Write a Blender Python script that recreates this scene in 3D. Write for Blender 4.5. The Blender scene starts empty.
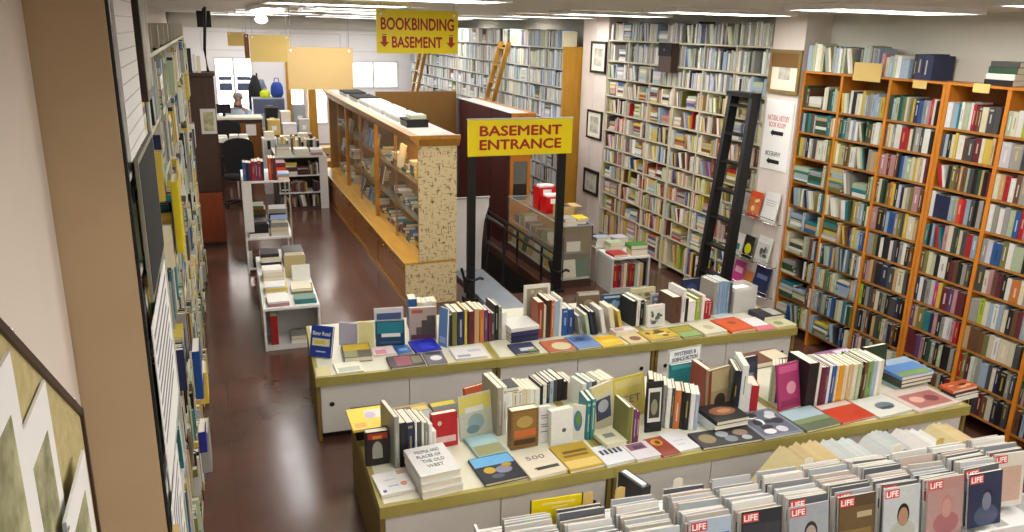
import bpy, math, random
from mathutils import Matrix, Vector
RND = random.Random(11)
C = bpy.context.scene.collection
SC = bpy.context.scene
PI = math.pi
# ------------------------------------------------------------------ camera model
F, PITCH, ROLL, AZ, H = 787.0, 0.2918, -0.0240, -0.375, 3.1
cr, sr, cp, sp, ca, sa = math.cos(ROLL), math.sin(ROLL), math.cos(PITCH), math.sin(PITCH), math.cos(AZ), math.sin(AZ)
CM = Matrix(((ca, -sa, 0), (sa, ca, 0), (0, 0, 1))) @ Matrix(((1, 0, 0), (0, -sp, cp), (0, -cp, -sp))) @ Matrix(((cr, -sr, 0), (sr, cr, 0), (0, 0, 1)))
EYE = Vector((0, 0, H))
CMT = CM.transposed()
def ray(x, y): return CM @ Vector(((x - 512) / F, (y - 266) / F, 1))
def atz(x, y, z):
    d = ray(x, y); return EYE + d * ((z - H) / d.z)
def atx(x, y, X):
    d = ray(x, y); return EYE + d * (X / d.x)
def aty(x, y, Y):
    d = ray(x, y); return EYE + d * (Y / d.y)
def proj(p):
    q = CMT @ (Vector(p) - EYE)
    return 512 + F * q.x / q.z, 266 + F * q.y / q.z, q.z
cam = bpy.data.cameras.new('camera'); camo = bpy.data.objects.new('camera', cam); C.objects.link(camo)
cam.sensor_width = 36; cam.lens = 36 * F / 1024; cam.clip_end = 200
m3 = Matrix((CM @ Vector((1, 0, 0)), CM @ Vector((0, -1, 0)), CM @ Vector((0, 0, -1)))).transposed()
camo.matrix_world = Matrix.Translation(EYE) @ m3.to_4x4()
SC.camera = camo
def Tr(x, y=0, z=0):
    return Matrix.Translation(Vector((x, y, z)) if not isinstance(x, Vector) else x)
def Rx(a): return Matrix.Rotation(a, 4, 'X')
def Ry(a): return Matrix.Rotation(a, 4, 'Y')
def Rz(a): return Matrix.Rotation(a, 4, 'Z')
# ------------------------------------------------------------------ colours
def lin(h):
    h = h.lstrip('#'); o = []
    for i in (0, 2, 4):
        v = int(h[i:i + 2], 16) / 255
        o.append(v / 12.92 if v <= .04045 else ((v + .055) / 1.055) ** 2.4)
    return tuple(o) + (1,)
PAL = {'w': 'e8e8e4', 'c': 'ddd6bc', 'y': 'd2b94a', 'Y': 'f0d010', 'o': 'c4743a', 'O': 'dd4a20', 'n': '6e4a34', 'r': 'b0222c', 'm': '6a2530', 'p': 'b98a90', 'P': 'c83a86',
       'u': '5e3f78', 'b': '2c5a9c', 'B': '2338b8', 'l': '9fb4c8', 'v': '222c50', 'k': '1c1b1e', 'd': '4a4a4c', 'g': '9c9c96', 'e': '2f5038', 's': 'b4c2a4', 'i': '7c7a40', 't': '2a7c86', 'f': 'a6bc3c', 'h': 'c9a878', 'L': 'cfcbd8'}
CNAME = {'w': 'white', 'c': 'cream', 'y': 'gold', 'Y': 'bright yellow', 'o': 'orange-brown', 'O': 'orange-red', 'n': 'brown', 'r': 'red', 'm': 'maroon', 'p': 'dusty pink', 'P': 'magenta', 'u': 'purple', 'b': 'blue', 'B': 'royal blue',
         'l': 'pale blue', 'v': 'navy', 'k': 'black', 'd': 'dark grey', 'g': 'grey', 'e': 'dark green', 's': 'sage green', 'i': 'olive', 't': 'teal', 'f': 'lime green', 'h': 'tan', 'L': 'pale lavender'}
def jit(h, a=.12):
    c = lin(h); k = 1 + RND.uniform(-a, a)
    return tuple(min(1, max(0, v * k * (1 + RND.uniform(-a, a) * .4))) for v in c[:3]) + (1,)
def col(code): return lin(PAL[code]) if code in PAL else lin(code)
# ------------------------------------------------------------------ materials
def nt(name):
    m = bpy.data.materials.new(name); m.use_nodes = True; n = m.node_tree
    return m, n, n.nodes['Principled BSDF']
def pmat(name, hexc, rough=.5, var=.08, scale=6., stretch=(1, 1, 1), metal=0., bump=0., spec=.4, hex2=None, coords='Object'):
    m, n, p = nt(name)
    p.inputs['Roughness'].default_value = rough; p.inputs['Metallic'].default_value = metal
    p.inputs['Specular IOR Level'].default_value = spec
    tc = n.nodes.new('ShaderNodeTexCoord'); mp = n.nodes.new('ShaderNodeMapping'); nz = n.nodes.new('ShaderNodeTexNoise')
    mp.inputs['Scale'].default_value = stretch; nz.inputs['Scale'].default_value = scale; nz.inputs['Detail'].default_value = 4
    rp = n.nodes.new('ShaderNodeValToRGB'); c = lin(hexc)
    if hex2:
        a, b = c, lin(hex2)
    else:
        a = tuple(max(0, v * (1 - var)) for v in c[:3]) + (1,); b = tuple(min(1, v * (1 + var)) for v in c[:3]) + (1,)
    rp.color_ramp.elements[0].position = .3; rp.color_ramp.elements[1].position = .7
    rp.color_ramp.elements[0].color = a; rp.color_ramp.elements[1].color = b
    n.links.new(tc.outputs[coords], mp.inputs[0]); n.links.new(mp.outputs[0], nz.inputs[0]); n.links.new(nz.outputs[0], rp.inputs[0]); n.links.new(rp.outputs[0], p.inputs['Base Color'])
    if bump:
        bp = n.nodes.new('ShaderNodeBump'); bp.inputs['Strength'].default_value = bump; bp.inputs['Distance'].default_value = .01
        n.links.new(nz.outputs[0], bp.inputs['Height']); n.links.new(bp.outputs[0], p.inputs['Normal'])
    return m
def emat(name, hexc, s):
    m, n, p = nt(name); p.inputs['Base Color'].default_value = lin(hexc)
    p.inputs['Emission Color'].default_value = lin(hexc); p.inputs['Emission Strength'].default_value = s
    return m
def gmat(name, tint='ffffff', alpha=.12, rough=.02):
    m, n, p = nt(name); p.inputs['Base Color'].default_value = lin(tint); p.inputs['Roughness'].default_value = rough; p.inputs['Alpha'].default_value = alpha
    p.inputs['Specular IOR Level'].default_value = .8
    return m
def colmat(name, rough, spec=.4, coat=0.):
    m, n, p = nt(name); p.inputs['Roughness'].default_value = rough; p.inputs['Specular IOR Level'].default_value = spec; p.inputs['Coat Weight'].default_value = coat
    at = n.nodes.new('ShaderNodeAttribute'); at.attribute_name = 'Col'
    tc = n.nodes.new('ShaderNodeTexCoord'); nz = n.nodes.new('ShaderNodeTexNoise'); nz.inputs['Scale'].default_value = 40
    mx = n.nodes.new('ShaderNodeMix'); mx.data_type = 'RGBA'; mx.blend_type = 'MULTIPLY'; mx.inputs[0].default_value = .25
    n.links.new(tc.outputs['Object'], nz.inputs[0]); n.links.new(at.outputs['Color'], mx.inputs[6]); n.links.new(nz.outputs['Color'], mx.inputs[7])
    n.links.new(mx.outputs[2], p.inputs['Base Color'])
    return m
M = {}
M['book'] = colmat('book_cover', .42)
M['magazine'] = colmat('magazine_in_sleeve', .22, .5, .3)
M['paint'] = colmat('painted', .5)
def pages_mat():
    m, n, p = nt('paper_block'); p.inputs['Roughness'].default_value = .85
    tc = n.nodes.new('ShaderNodeTexCoord'); nz = n.nodes.new('ShaderNodeTexNoise'); mp = n.nodes.new('ShaderNodeMapping')
    mp.inputs['Scale'].default_value = (4, 4, 600); nz.inputs['Scale'].default_value = 1
    rp = n.nodes.new('ShaderNodeValToRGB'); rp.color_ramp.elements[0].color = lin('d0c8ae'); rp.color_ramp.elements[1].color = lin('efeadb')
    n.links.new(tc.outputs['Object'], mp.inputs[0]); n.links.new(mp.outputs[0], nz.inputs[0]); n.links.new(nz.outputs[0], rp.inputs[0]); n.links.new(rp.outputs[0], p.inputs['Base Color'])
    return m
M['pages'] = pages_mat()
def floor_mat():
    m, n, p = nt('polished_floor')
    tc = n.nodes.new('ShaderNodeTexCoord'); nz = n.nodes.new('ShaderNodeTexNoise'); nz.inputs['Scale'].default_value = 1.4; nz.inputs['Detail'].default_value = 8
    rp = n.nodes.new('ShaderNodeValToRGB'); rp.color_ramp.elements[0].color = lin('4c322a'); rp.color_ramp.elements[1].color = lin('644438')
    rp.color_ramp.elements[0].position = .3; rp.color_ramp.elements[1].position = .75
    br = n.nodes.new('ShaderNodeTexBrick'); br.inputs['Scale'].default_value = 1.1; br.offset = 0; br.inputs['Mortar Size'].default_value = .004
    br.inputs['Brick Width'].default_value = 1; br.inputs['Row Height'].default_value = 1
    br.inputs['Color1'].default_value = (1, 1, 1, 1); br.inputs['Color2'].default_value = (.92, .92, .92, 1); br.inputs['Mortar'].default_value = (.8, .8, .8, 1)
    mx = n.nodes.new('ShaderNodeMix'); mx.data_type = 'RGBA'; mx.blend_type = 'MULTIPLY'; mx.inputs[0].default_value = .8
    n2 = n.nodes.new('ShaderNodeTexNoise'); n2.inputs['Scale'].default_value = 3; n2.inputs['Detail'].default_value = 6
    r2 = n.nodes.new('ShaderNodeMapRange'); r2.inputs[3].default_value = .11; r2.inputs[4].default_value = .24; p.inputs['Specular IOR Level'].default_value = .75
    n.links.new(tc.outputs['Object'], nz.inputs[0]); n.links.new(tc.outputs['Object'], br.inputs[0]); n.links.new(tc.outputs['Object'], n2.inputs[0])
    n.links.new(nz.outputs[0], rp.inputs[0]); n.links.new(rp.outputs[0], mx.inputs[6]); n.links.new(br.outputs[0], mx.inputs[7]); n.links.new(mx.outputs[2], p.inputs['Base Color'])
    n.links.new(n2.outputs[0], r2.inputs[0]); n.links.new(r2.outputs[0], p.inputs['Roughness'])
    return m
M['floor'] = floor_mat()
def cork_mat():   # cream paper printed with short brown strokes
    m, n, p = nt('printed_bark_paper'); p.inputs['Roughness'].default_value = .7
    tc = n.nodes.new('ShaderNodeTexCoord')
    fac = []
    for st, sc in (((6, 6, 1.6), 8), ((2, 2, 7), 7)):
        mp = n.nodes.new('ShaderNodeMapping'); mp.inputs['Scale'].default_value = st; nz = n.nodes.new('ShaderNodeTexNoise'); nz.inputs['Scale'].default_value = sc; nz.inputs['Detail'].default_value = 3
        rp = n.nodes.new('ShaderNodeValToRGB'); rp.color_ramp.elements[0].position = .33; rp.color_ramp.elements[1].position = .43
        rp.color_ramp.elements[0].color = (.22, .14, .07, 1); rp.color_ramp.elements[1].color = (1, 1, 1, 1)
        n.links.new(tc.outputs['Object'], mp.inputs[0]); n.links.new(mp.outputs[0], nz.inputs[0]); n.links.new(nz.outputs[0], rp.inputs[0]); fac.append(rp)
    mx = n.nodes.new('ShaderNodeMix'); mx.data_type = 'RGBA'; mx.blend_type = 'MULTIPLY'; mx.inputs[0].default_value = .9
    m2 = n.nodes.new('ShaderNodeMix'); m2.data_type = 'RGBA'; m2.blend_type = 'MULTIPLY'; m2.inputs[0].default_value = 1; m2.inputs[6].default_value = lin('cfbd92')
    n.links.new(fac[0].outputs[0], mx.inputs[6]); n.links.new(fac[1].outputs[0], mx.inputs[7]); n.links.new(mx.outputs[2], m2.inputs[7]); n.links.new(m2.outputs[2], p.inputs['Base Color'])
    return m
M['cork'] = cork_mat()
M['wall'] = pmat('wall_paint', 'c9c8be', .8, .03, 2)
M['wallcream'] = pmat('cream_wall_paint', 'd8cdc2', .8, .03, 2)
M['wallwhite'] = pmat('white_wall_paint', 'f0f0f4', .8, .03, 2)
M['pilaster'] = pmat('pilaster_paint', 'd9cfc8', .75, .05, 4)
M['ceiling'] = pmat('ceiling_paint', 'c6c3ba', .9, .04, 3)
M['beige'] = pmat('beige_panel', 'b29c7c', .7, .05, 3)
M['laminate'] = pmat('cream_laminate', 'cfcdba', .35, .03, 3)
M['olive'] = pmat('olive_edge', '9a8f4c', .45, .08, 5)
M['oliveside'] = pmat('olive_brown_side', '7c6834', .5, .1, 3, (1, 1, 6))
M['door'] = pmat('grey_white_laminate', 'd5d2cd', .4, .03, 3)
M['dark'] = pmat('dark_gap', '2a2420', .6)
M['orange'] = pmat('orange_wood', 'b87222', .4, .12, 5, (3, 3, .6))
M['orangeshade'] = pmat('shaded_orange_shelf', '9a6426', .5, .12, 5)  # orange wood darkened, shade on the boards put into the colour
M['doorwood'] = pmat('warm_brown_wood', 'a0682e', .35, .12, 4, (5, 5, .7))
M['whiteshelf'] = pmat('cream_white_shelf', 'c2bda8', .5, .05, 4)
M['woodback'] = pmat('brown_back_board', '7a4a20', .6, .1, 4)
M['greyback'] = pmat('grey_back_board', '8a8678', .7, .1, 4)
M['honey'] = pmat('honey_wood', 'a8762c', .3, .12, 4, (6, .7, 6))
M['honeytop'] = pmat('honey_counter', 'c69a46', .25, .1, 4, (6, .7, 6))
M['brownwood'] = pmat('brown_wood', '80501f', .4, .12, 4, (5, 5, .7))
M['darkwood'] = pmat('dark_brown_wood', '3c2a22', .45, .12, 4, (5, 5, .7))
M['litwood'] = pmat('lit_brown_wood', '7c3a1c', .4, .12, 4, (5, 5, .7))  # lower cabinet door, light falling on it put into the colour
M['yellowwood'] = pmat('yellow_plywood', 'a87a22', .5, .12, 4, (4, 4, .6))
M['maroon'] = pmat('maroon_panel', '3d1a1c', .5, .1, 3)
M['brownpanel'] = pmat('brown_panel', '715020', .6, .06, 2)
M['black'] = pmat('black_metal', '121214', .4, .1, 8)
M['blackmat'] = pmat('black_fabric', '17171b', .8, .1, 8)
M['chrome'] = pmat('chrome', 'c8c8c8', .2, .03, 5, metal=1)
M['brass'] = pmat('brass', 'c8a050', .3, .03, 5, metal=1)
M['greymetal'] = pmat('grey_painted_metal', '9aa0a6', .4, .04, 5)
M['greyslab'] = pmat('grey_blue_board', '8f98a4', .45, .05, 4)
M['white'] = pmat('white_paint', 'e0e0e0', .5, .03, 5)
M['greywhite'] = pmat('grey_white_paint', 'bcbcb8', .5, .04, 5)
M['yellow'] = pmat('sign_yellow', 'e2cc0c', .4, .03, 3)
M['redink'] = pmat('red_ink', '9a1c12', .5, .03, 3)
M['pinkink'] = pmat('pale_red_ink', 'c07070', .6, .03, 3)
M['greyink'] = pmat('grey_ink', '6e7078', .6, .03, 3)
M['blackink'] = pmat('black_ink', '1a1a1c', .5, .03, 3)
M['blueink'] = pmat('blue_ink', '2c3c6c', .5, .03, 3)
M['whiteink'] = pmat('white_ink', 'f0f0ee', .5, .02, 3)
M['goldink'] = pmat('gold_ink', 'e8d890', .5, .02, 3)
M['card'] = pmat('buff_card', 'd0b46c', .7, .04, 3)
M['manila'] = pmat('manila_card', 'c2a672', .7, .04, 2)
M['cream'] = pmat('cream_paper', 'e4dfcf', .8, .03, 3)
M['paper'] = pmat('white_paper', 'e6e6e6', .7, .03, 3)
M['glass'] = gmat('showcase_glass', 'dfe8e4', .03)
M['caseglass'] = gmat('case_glass', 'cfd8cc', .12)
M['acrylic'] = gmat('clear_acrylic', 'dcdcd8', .45, .15)
M['pinboard'] = pmat('woven_cream_board', 'b5a878', .85, .14, 30)
M['print'] = pmat('etching_print', 'd0cdc0', .7, .0, 7, hex2='7e7d74')
M['printgreen'] = pmat('green_etching_print', 'b8b690', .7, .0, 14, hex2='6a6a4c')
M['lamp'] = emat('lamp_diffuser', 'fffaf2', 17.5)
M['warmlamp'] = emat('warm_case_lamp', 'ffd890', 26)
M['bulb'] = emat('glowing_bulb', 'ffffff', 14)
M['skin'] = pmat('skin', 'b98a72', .6, .05, 8)
M['shirt'] = pmat('pale_blue_shirt', 'a8bcd0', .8, .05, 8)
M['hair'] = pmat('grey_hair', '8a8482', .8, .1, 20)
M['hazyred'] = pmat('sleeve_hazed_red_ink', 'c4403c', .4, .04, 5)  # logo red paled, haze of the plastic sleeve put into the colour
M['redplastic'] = pmat('red_plastic', 'c8141c', .35, .04, 5)
M['bluecloth'] = pmat('blue_cloth', '2848a0', .8, .1, 5)
M['bargrey'] = pmat('blue_grey_bar', '56607c', .5, .05, 4)
M['outside'] = pmat('pale_pavement', 'c8c8c4', .9, .05, 1)
# ------------------------------------------------------------------ mesh builder
class MB:
    def __init__(s): s.v = []; s.f = []; s.c = []; s.m = []; s.sm = []
    def add(s, vs, fs, colr=(1, 1, 1, 1), mat=0, X=None, smooth=False):
        b = len(s.v)
        for p in vs:
            p = Vector(p); s.v.append(X @ p if X is not None else p)
        for f in fs:
            s.f.append(tuple(b + i for i in f)); s.c.append(colr); s.m.append(mat); s.sm.append(smooth)
        return s
    def box(s, x0, x1, y0, y1, z0, z1, colr=(1, 1, 1, 1), mat=0, X=None):
        vs = [(x0, y0, z0), (x1, y0, z0), (x1, y1, z0), (x0, y1, z0), (x0, y0, z1), (x1, y0, z1), (x1, y1, z1), (x0, y1, z1)]
        return s.add(vs, [(0, 3, 2, 1), (4, 5, 6, 7), (0, 1, 5, 4), (1, 2, 6, 5), (2, 3, 7, 6), (3, 0, 4, 7)], colr, mat, X)
    def prism(s, pts, a, b, axis='y', colr=(1, 1, 1, 1), mat=0, X=None):
        n = len(pts)
        def P(p, q): return {'y': (p[0], q, p[1]), 'x': (q, p[0], p[1]), 'z': (p[0], p[1], q)}[axis]
        vs = [P(p, a) for p in pts] + [P(p, b) for p in pts]
        fs = [tuple(range(n))[::-1], tuple(range(n, 2 * n))] + [(i, (i + 1) % n, n + (i + 1) % n, n + i) for i in range(n)]
        return s.add(vs, fs, colr, mat, X)
    def tube(s, pts, r, n=8, colr=(1, 1, 1, 1), mat=0, X=None):
        pts = [Vector(p) for p in pts]; vs = []; fs = []
        for i, p in enumerate(pts):
            d = (pts[min(i + 1, len(pts) - 1)] - pts[max(i - 1, 0)]).normalized()
            u = d.cross(Vector((0, 0, 1)))
            if u.length < 1e-3: u = Vector((1, 0, 0))
            u.normalize(); w = d.cross(u); rr = r[i] if isinstance(r, (list, tuple)) else r
            for k in range(n):
                a = 2 * PI * k / n; vs.append(p + u * (math.cos(a) * rr) + w * (math.sin(a) * rr))
        for i in range(len(pts) - 1):
            for k in range(n):
                fs.append((i * n + k, i * n + (k + 1) % n, (i + 1) * n + (k + 1) % n, (i + 1) * n + k))
        s.add(vs, fs, colr, mat, X, True)
        b = (len(pts) - 1) * n
        return s.add(vs, [tuple(range(n))[::-1], tuple(range(b, b + n))], colr, mat, X)
    def lathe(s, prof, n=16, colr=(1, 1, 1, 1), mat=0, X=None):
        vs = []; fs = []
        for r, z in prof:
            for k in range(n): vs.append((r * math.cos(2 * PI * k / n), r * math.sin(2 * PI * k / n), z))
        for i in range(len(prof) - 1):
            for k in range(n): fs.append((i * n + k, i * n + (k + 1) % n, (i + 1) * n + (k + 1) % n, (i + 1) * n + k))
        fs.append(tuple(range(n))[::-1]); fs.append(tuple(range((len(prof) - 1) * n, len(prof) * n)))
        return s.add(vs, fs, colr, mat, X, True)
    def build(s, name, mats, parent=None, X=None, bevel=0):
        me = bpy.data.meshes.new(name)
        me.from_pydata([tuple(p) for p in s.v], [], s.f)
        for m in (mats if isinstance(mats, (list, tuple)) else [mats]): me.materials.append(M[m] if isinstance(m, str) else m)
        me.polygons.foreach_set('material_index', s.m); me.polygons.foreach_set('use_smooth', s.sm)
        if any(c != (1, 1, 1, 1) for c in s.c):
            at = me.color_attributes.new('Col', 'FLOAT_COLOR', 'CORNER'); arr = []
            for f, c in zip(s.f, s.c): arr.extend(list(c) * len(f))
            at.data.foreach_set('color', arr)
        me.update()
        o = bpy.data.objects.new(name, me); C.objects.link(o)
        if parent is not None: o.parent = parent
        if X is not None:
            if parent is None: o.matrix_world = X
            else: o.matrix_local = X
        if bevel:
            b = o.modifiers.new('edge', 'BEVEL'); b.width = bevel; b.segments = 2; b.limit_method = 'ANGLE'
        return o
def tag(o, label, cat, group=None, kind=None):
    o['label'] = label; o['category'] = cat
    if group: o['group'] = group
    if kind: o['kind'] = kind
    return o
def thing(name, label, cat, X=None, group=None):
    o = bpy.data.objects.new(name, None); C.objects.link(o); o.empty_display_size = .05
    o.matrix_world = X if X is not None else Matrix.Identity(4)
    return tag(o, label, cat, group)
def part(name, mat, parent, *boxes, X=None, bevel=0, label=None):
    b = MB()
    for q in boxes: b.box(*q)
    o = b.build(name, mat, parent, X, bevel)
    if label: o['label'] = label
    return o
def struct(name, mat, *boxes, X=None):
    b = MB()
    for q in boxes: b.box(*q)
    o = b.build(name, mat, None, X); o['kind'] = 'structure'; return o
def text(body, parent, X, width, height, mat, name='lettering', bold=.0):
    cu = bpy.data.curves.new(name, 'FONT'); cu.body = body; cu.align_x = 'CENTER'; cu.align_y = 'CENTER'; cu.size = 1; cu.extrude = .004; cu.resolution_u = 3
    cu.space_line = .95
    co = bpy.data.objects.new(name, cu); C.objects.link(co); bpy.context.view_layer.update()
    me = bpy.data.meshes.new_from_object(co.evaluated_get(bpy.context.evaluated_depsgraph_get())); bpy.data.objects.remove(co); me.name = name
    B = MB(); vs = [v.co.copy() for v in me.vertices]; fs = [tuple(p.vertices) for p in me.polygons]
    for q, (dx, dy) in enumerate(((0, 0), (1, 0), (-1, 0), (0, 1), (0, -1)) if bold else ((0, 0),)): B.add([v + Vector((dx * bold, dy * bold, .0004 * q)) for v in vs], fs)
    me.clear_geometry(); me.from_pydata([tuple(v) for v in B.v], [], B.f)
    me.materials.clear(); me.materials.append(M[mat]); o = bpy.data.objects.new(name, me); C.objects.link(o)
    bb = [Vector(q) for q in o.bound_box]; x0 = min(q.x for q in bb); x1 = max(q.x for q in bb); y0 = min(q.y for q in bb); y1 = max(q.y for q in bb)
    sx = width / (x1 - x0); sy = height / (y1 - y0)
    o.parent = parent
    o.matrix_local = X @ Matrix.Diagonal((sx, sy, .15, 1)) @ Tr(-(x0 + x1) / 2, -(y0 + y1) / 2, 0)
    return o
ORD = ['', 'first', 'second', 'third', 'fourth', 'fifth', 'sixth', 'seventh', 'eighth', 'ninth', 'tenth', 'eleventh', 'twelfth', 'thirteenth', 'fourteenth', 'fifteenth', 'sixteenth', 'seventeenth', 'eighteenth', 'nineteenth', 'twentieth']
def nth(i): return ORD[i] if i < len(ORD) else '%dth' % i
# ------------------------------------------------------------------ books
# a book lies with its spine on x=0, its foot on y=0, its front cover up (+z)
BOOKS = []
UP = Rz(PI / 2) @ Rx(PI / 2)           # upright, spine towards -y, thickness along +x
FACE = Rx(PI / 2)                      # upright, front cover towards -y
def book(X, w, h, t, c, label, art=None, group=None, soft=False, force=False, band=None, title=None):
    BOOKS.append(dict(X=X, w=w, h=h, t=t, c=c, label=label, art=art, group=group, force=force, band=band, title=title, soft=soft))
def cover_mesh(b, B, X=None, rgb=None, simple=False):
    w, h, t = b['w'], b['h'], b['t']; c = rgb; k = min(.003, t * .2)
    if simple:
        B.box(0, w, 0, h, 0, k, c, 0, X); B.box(0, w, 0, h, t - k, t, c, 0, X); B.box(0, k, 0, h, k, t - k, c, 0, X)
    else:
        B.box(.002, w, 0, h, 0, k, c, 0, X); B.box(.002, w, 0, h, t - k, t, c, 0, X)
        q = min(t * .18, .005)
        B.prism([(0, q), (q, 0), (q + .002, k), (q * .8 + .001, t / 2), (q + .002, t - k), (q, t), (0, t - q)], 0, h, 'y', c, 0, X)
    if b['band']:
        bc = col(b['band']); bc = tuple(.45 * c[i] + .55 * bc[i] for i in range(3)) + (1,); r = random.Random(int(h * 1e5))
        y0 = r.uniform(.2, .4); y1 = r.uniform(.65, .82)
        B.box(-.0006, .0002, h * y0, h * y1, t * .4, t * .62, bc, 0, X)
        if r.random() < .3: B.box(-.0006, .0002, h * .86, h * .92, t * .2, t * .8, bc, 0, X)
def real_book(b):
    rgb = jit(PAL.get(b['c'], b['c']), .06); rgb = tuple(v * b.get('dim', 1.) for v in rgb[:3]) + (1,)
    w, h, t = b['w'], b['h'], b['t']; k = min(.003, t * .2); gap = .0015 if b['soft'] else .005
    B = MB(); cover_mesh(b, B, None, rgb)
    o = B.build('book', 'book', None, b['X']); tag(o, b['label'], 'book', b['group'])
    part('pages', 'pages', o, (min(t * .18, .005), w - gap, gap * .8, h - gap * .8, k, t - k))
    if b['art']:
        A = MB()
        for i, a in enumerate(b['art']):
            cc = col(a[-1])
            z0, z1 = t - .0002, t + .0004 + .00015 * i
            if a[0] == 'r': A.box(a[1] * w, a[3] * w, a[2] * h, a[4] * h, z0, z1, cc)
            else:
                pts = [(a[1] * w + a[3] * w * math.cos(2 * PI * j / 14), a[2] * h + a[4] * h * math.sin(2 * PI * j / 14)) for j in range(14)]
                A.prism(pts, z0, z1, 'z', cc)
        A.build('cover_pattern', 'book', o)
    if b['title']:
        for (s, cx, cy, ww, hh, mt) in b['title']:
            text(s, o, Tr(cx * w, cy * h, t + .0016), ww * w, hh * h, mt, 'title')
    return o
A_z = [0]
def blobs(bg, cs, n=8, x0=.08, y0=.1, x1=.92, y1=.75, seed=0):
    r = random.Random(seed); out = [('r', x0, y0, x1, y1, bg)]
    for i in range(n):
        rx = r.uniform(.06, .16); ry = r.uniform(.04, .12)
        out.append(('e', r.uniform(x0 + rx, x1 - rx), r.uniform(y0 + ry, y1 - ry), rx, ry, r.choice(cs)))
    return out
def lines(c, ys, x0=.15, x1=.85, th=.02):
    return [('r', x0 + .03 * (i % 2), y, x1 - .05 * (i % 3), y + th, c) for i, y in enumerate(ys)]
# fill one shelf bay. FR: local x right as seen, y into the shelf, z up
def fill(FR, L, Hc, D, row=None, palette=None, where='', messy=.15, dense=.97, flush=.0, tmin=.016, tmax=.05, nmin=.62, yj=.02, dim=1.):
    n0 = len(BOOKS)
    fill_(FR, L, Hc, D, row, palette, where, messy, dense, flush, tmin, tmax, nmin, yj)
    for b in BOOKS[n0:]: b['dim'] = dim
def fill_(FR, L, Hc, D, row, palette, where, messy, dense, flush, tmin, tmax, nmin, yj):
    x = .004; i = 0; cnt = 0; n = 0; codes = list(row) if row else None
    if codes:
        scale = (L - .012) / max(1, sum(1 for q in codes if q != ' '))
    while x < L - .02:
        if codes is not None:
            if i >= len(codes): break
            c = codes[i]; run = 1
            while i + run < len(codes) and codes[i + run] == c and run < 2: run += 1
            i += run
            if c == ' ':
                x += scale * run; continue
            t = scale * run * RND.uniform(.9, .985)
        else:
            if n > 0 and RND.random() > dense: x += RND.uniform(.03, .12)
            c = RND.choice(palette); t = RND.triangular(tmin, tmax, tmin + (tmax - tmin) * .3)
        if x + t > L - .003:
            t = L - .0035 - x
            if t < .011: break
        h = min(Hc - .012, Hc * RND.triangular(nmin, .98, .5 * nmin + .46)); d = min(D - .01, D * RND.uniform(.7, .95)); y0 = flush + RND.uniform(.002, yj)
        r = RND.random()
        if codes is None and r < messy * .5 and x + h * .8 < L - .02:      # a pile of flat books
            hh = min(Hc * RND.uniform(.7, .95), .23); z = .001; ww = min(D - .03, .15); top = Hc * RND.uniform(.5, .92); k = 0
            if x + hh > L - .005: break
            while z < top - .02:
                tt = RND.uniform(.014, .04); h2 = hh * RND.uniform(.82, 1)
                n += 1; k += 1
                book(FR @ Tr(x + (hh - h2) * RND.random() + h2, y0, z) @ Rz(PI / 2), ww * RND.uniform(.85, 1), h2, tt, RND.choice(palette), (where, n, 'p', k))
                z += tt + .0006
            x += hh + .004; continue
        if codes is None and r < messy and x + .2 < L:
            th = RND.uniform(.12, .32); m = RND.randint(2, 4); x += h * math.sin(th)
            for q in range(m):
                if x + t / math.cos(th) > L - .005: break
                n += 1
                book(FR @ Tr(x, y0, .001) @ Ry(-th) @ UP, d, h * math.cos(th) * .97, t, RND.choice(palette), (where, n, 'l', 0))
                x += t / math.cos(th) + .0015
                t = RND.uniform(tmin, tmax * .7)
            continue
        n += 1
        book(FR @ Tr(x, y0, .001) @ UP, d, h, t, c, (where, n, 'u', 0), band=RND.choice([None, None, 'w', 'k', 'y', 'c']) if t > .02 else None)
        x += t + RND.uniform(.0006, .0025)
# ------------------------------------------------------------------ setting
CEIL = 3.32
XR, YB = 6.0, 22.0
SW = (3.36, 3.88, 8.5, 11.6)      # stairwell hole
struct('floor', 'floor', (-2.5, SW[0], -2.6, 22, -.12, 0), (SW[1], XR + .1, -2.6, 22, -.12, 0), (SW[0], SW[1], -2.6, SW[2], -.12, 0), (SW[0], SW[1], SW[3], 22, -.12, 0))
struct('ceiling', 'ceiling', (-2.5, XR + .1, -2.6, 22.2, CEIL, CEIL + .1))
struct('wall_right', 'wall', (XR, XR + .12, -2.6, 22, 0, CEIL))
struct('wall_front', 'wallcream', (-2.5, XR + .1, -2.72, -2.6, 0, CEIL))
struct('wall_left', 'wallcream', (-.54, -.42, -2.6, 2.48, 0, CEIL), (-.75, -.63, 2.48, 22, 0, CEIL), (-.75, -.42, 2.48, 2.5, 0, CEIL))
holes = [(.36, 1.32, .35, 2.27), (2.08, 2.60, .5, 2.12), (2.84, 3.2, .5, 1.75), (3.75, 5.15, 1.45, 2.2)]
wb = []; x = -.75
for (a, b_, c, d) in holes:
    wb += [(x, a, YB, YB + .15, 0, CEIL), (a, b_, YB, YB + .15, 0, c), (a, b_, YB, YB + .15, d, CEIL)]; x = b_
wb.append((x, XR + .1, YB, YB + .15, 0, CEIL))
struct('wall_back', 'wallwhite', *wb)
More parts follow.
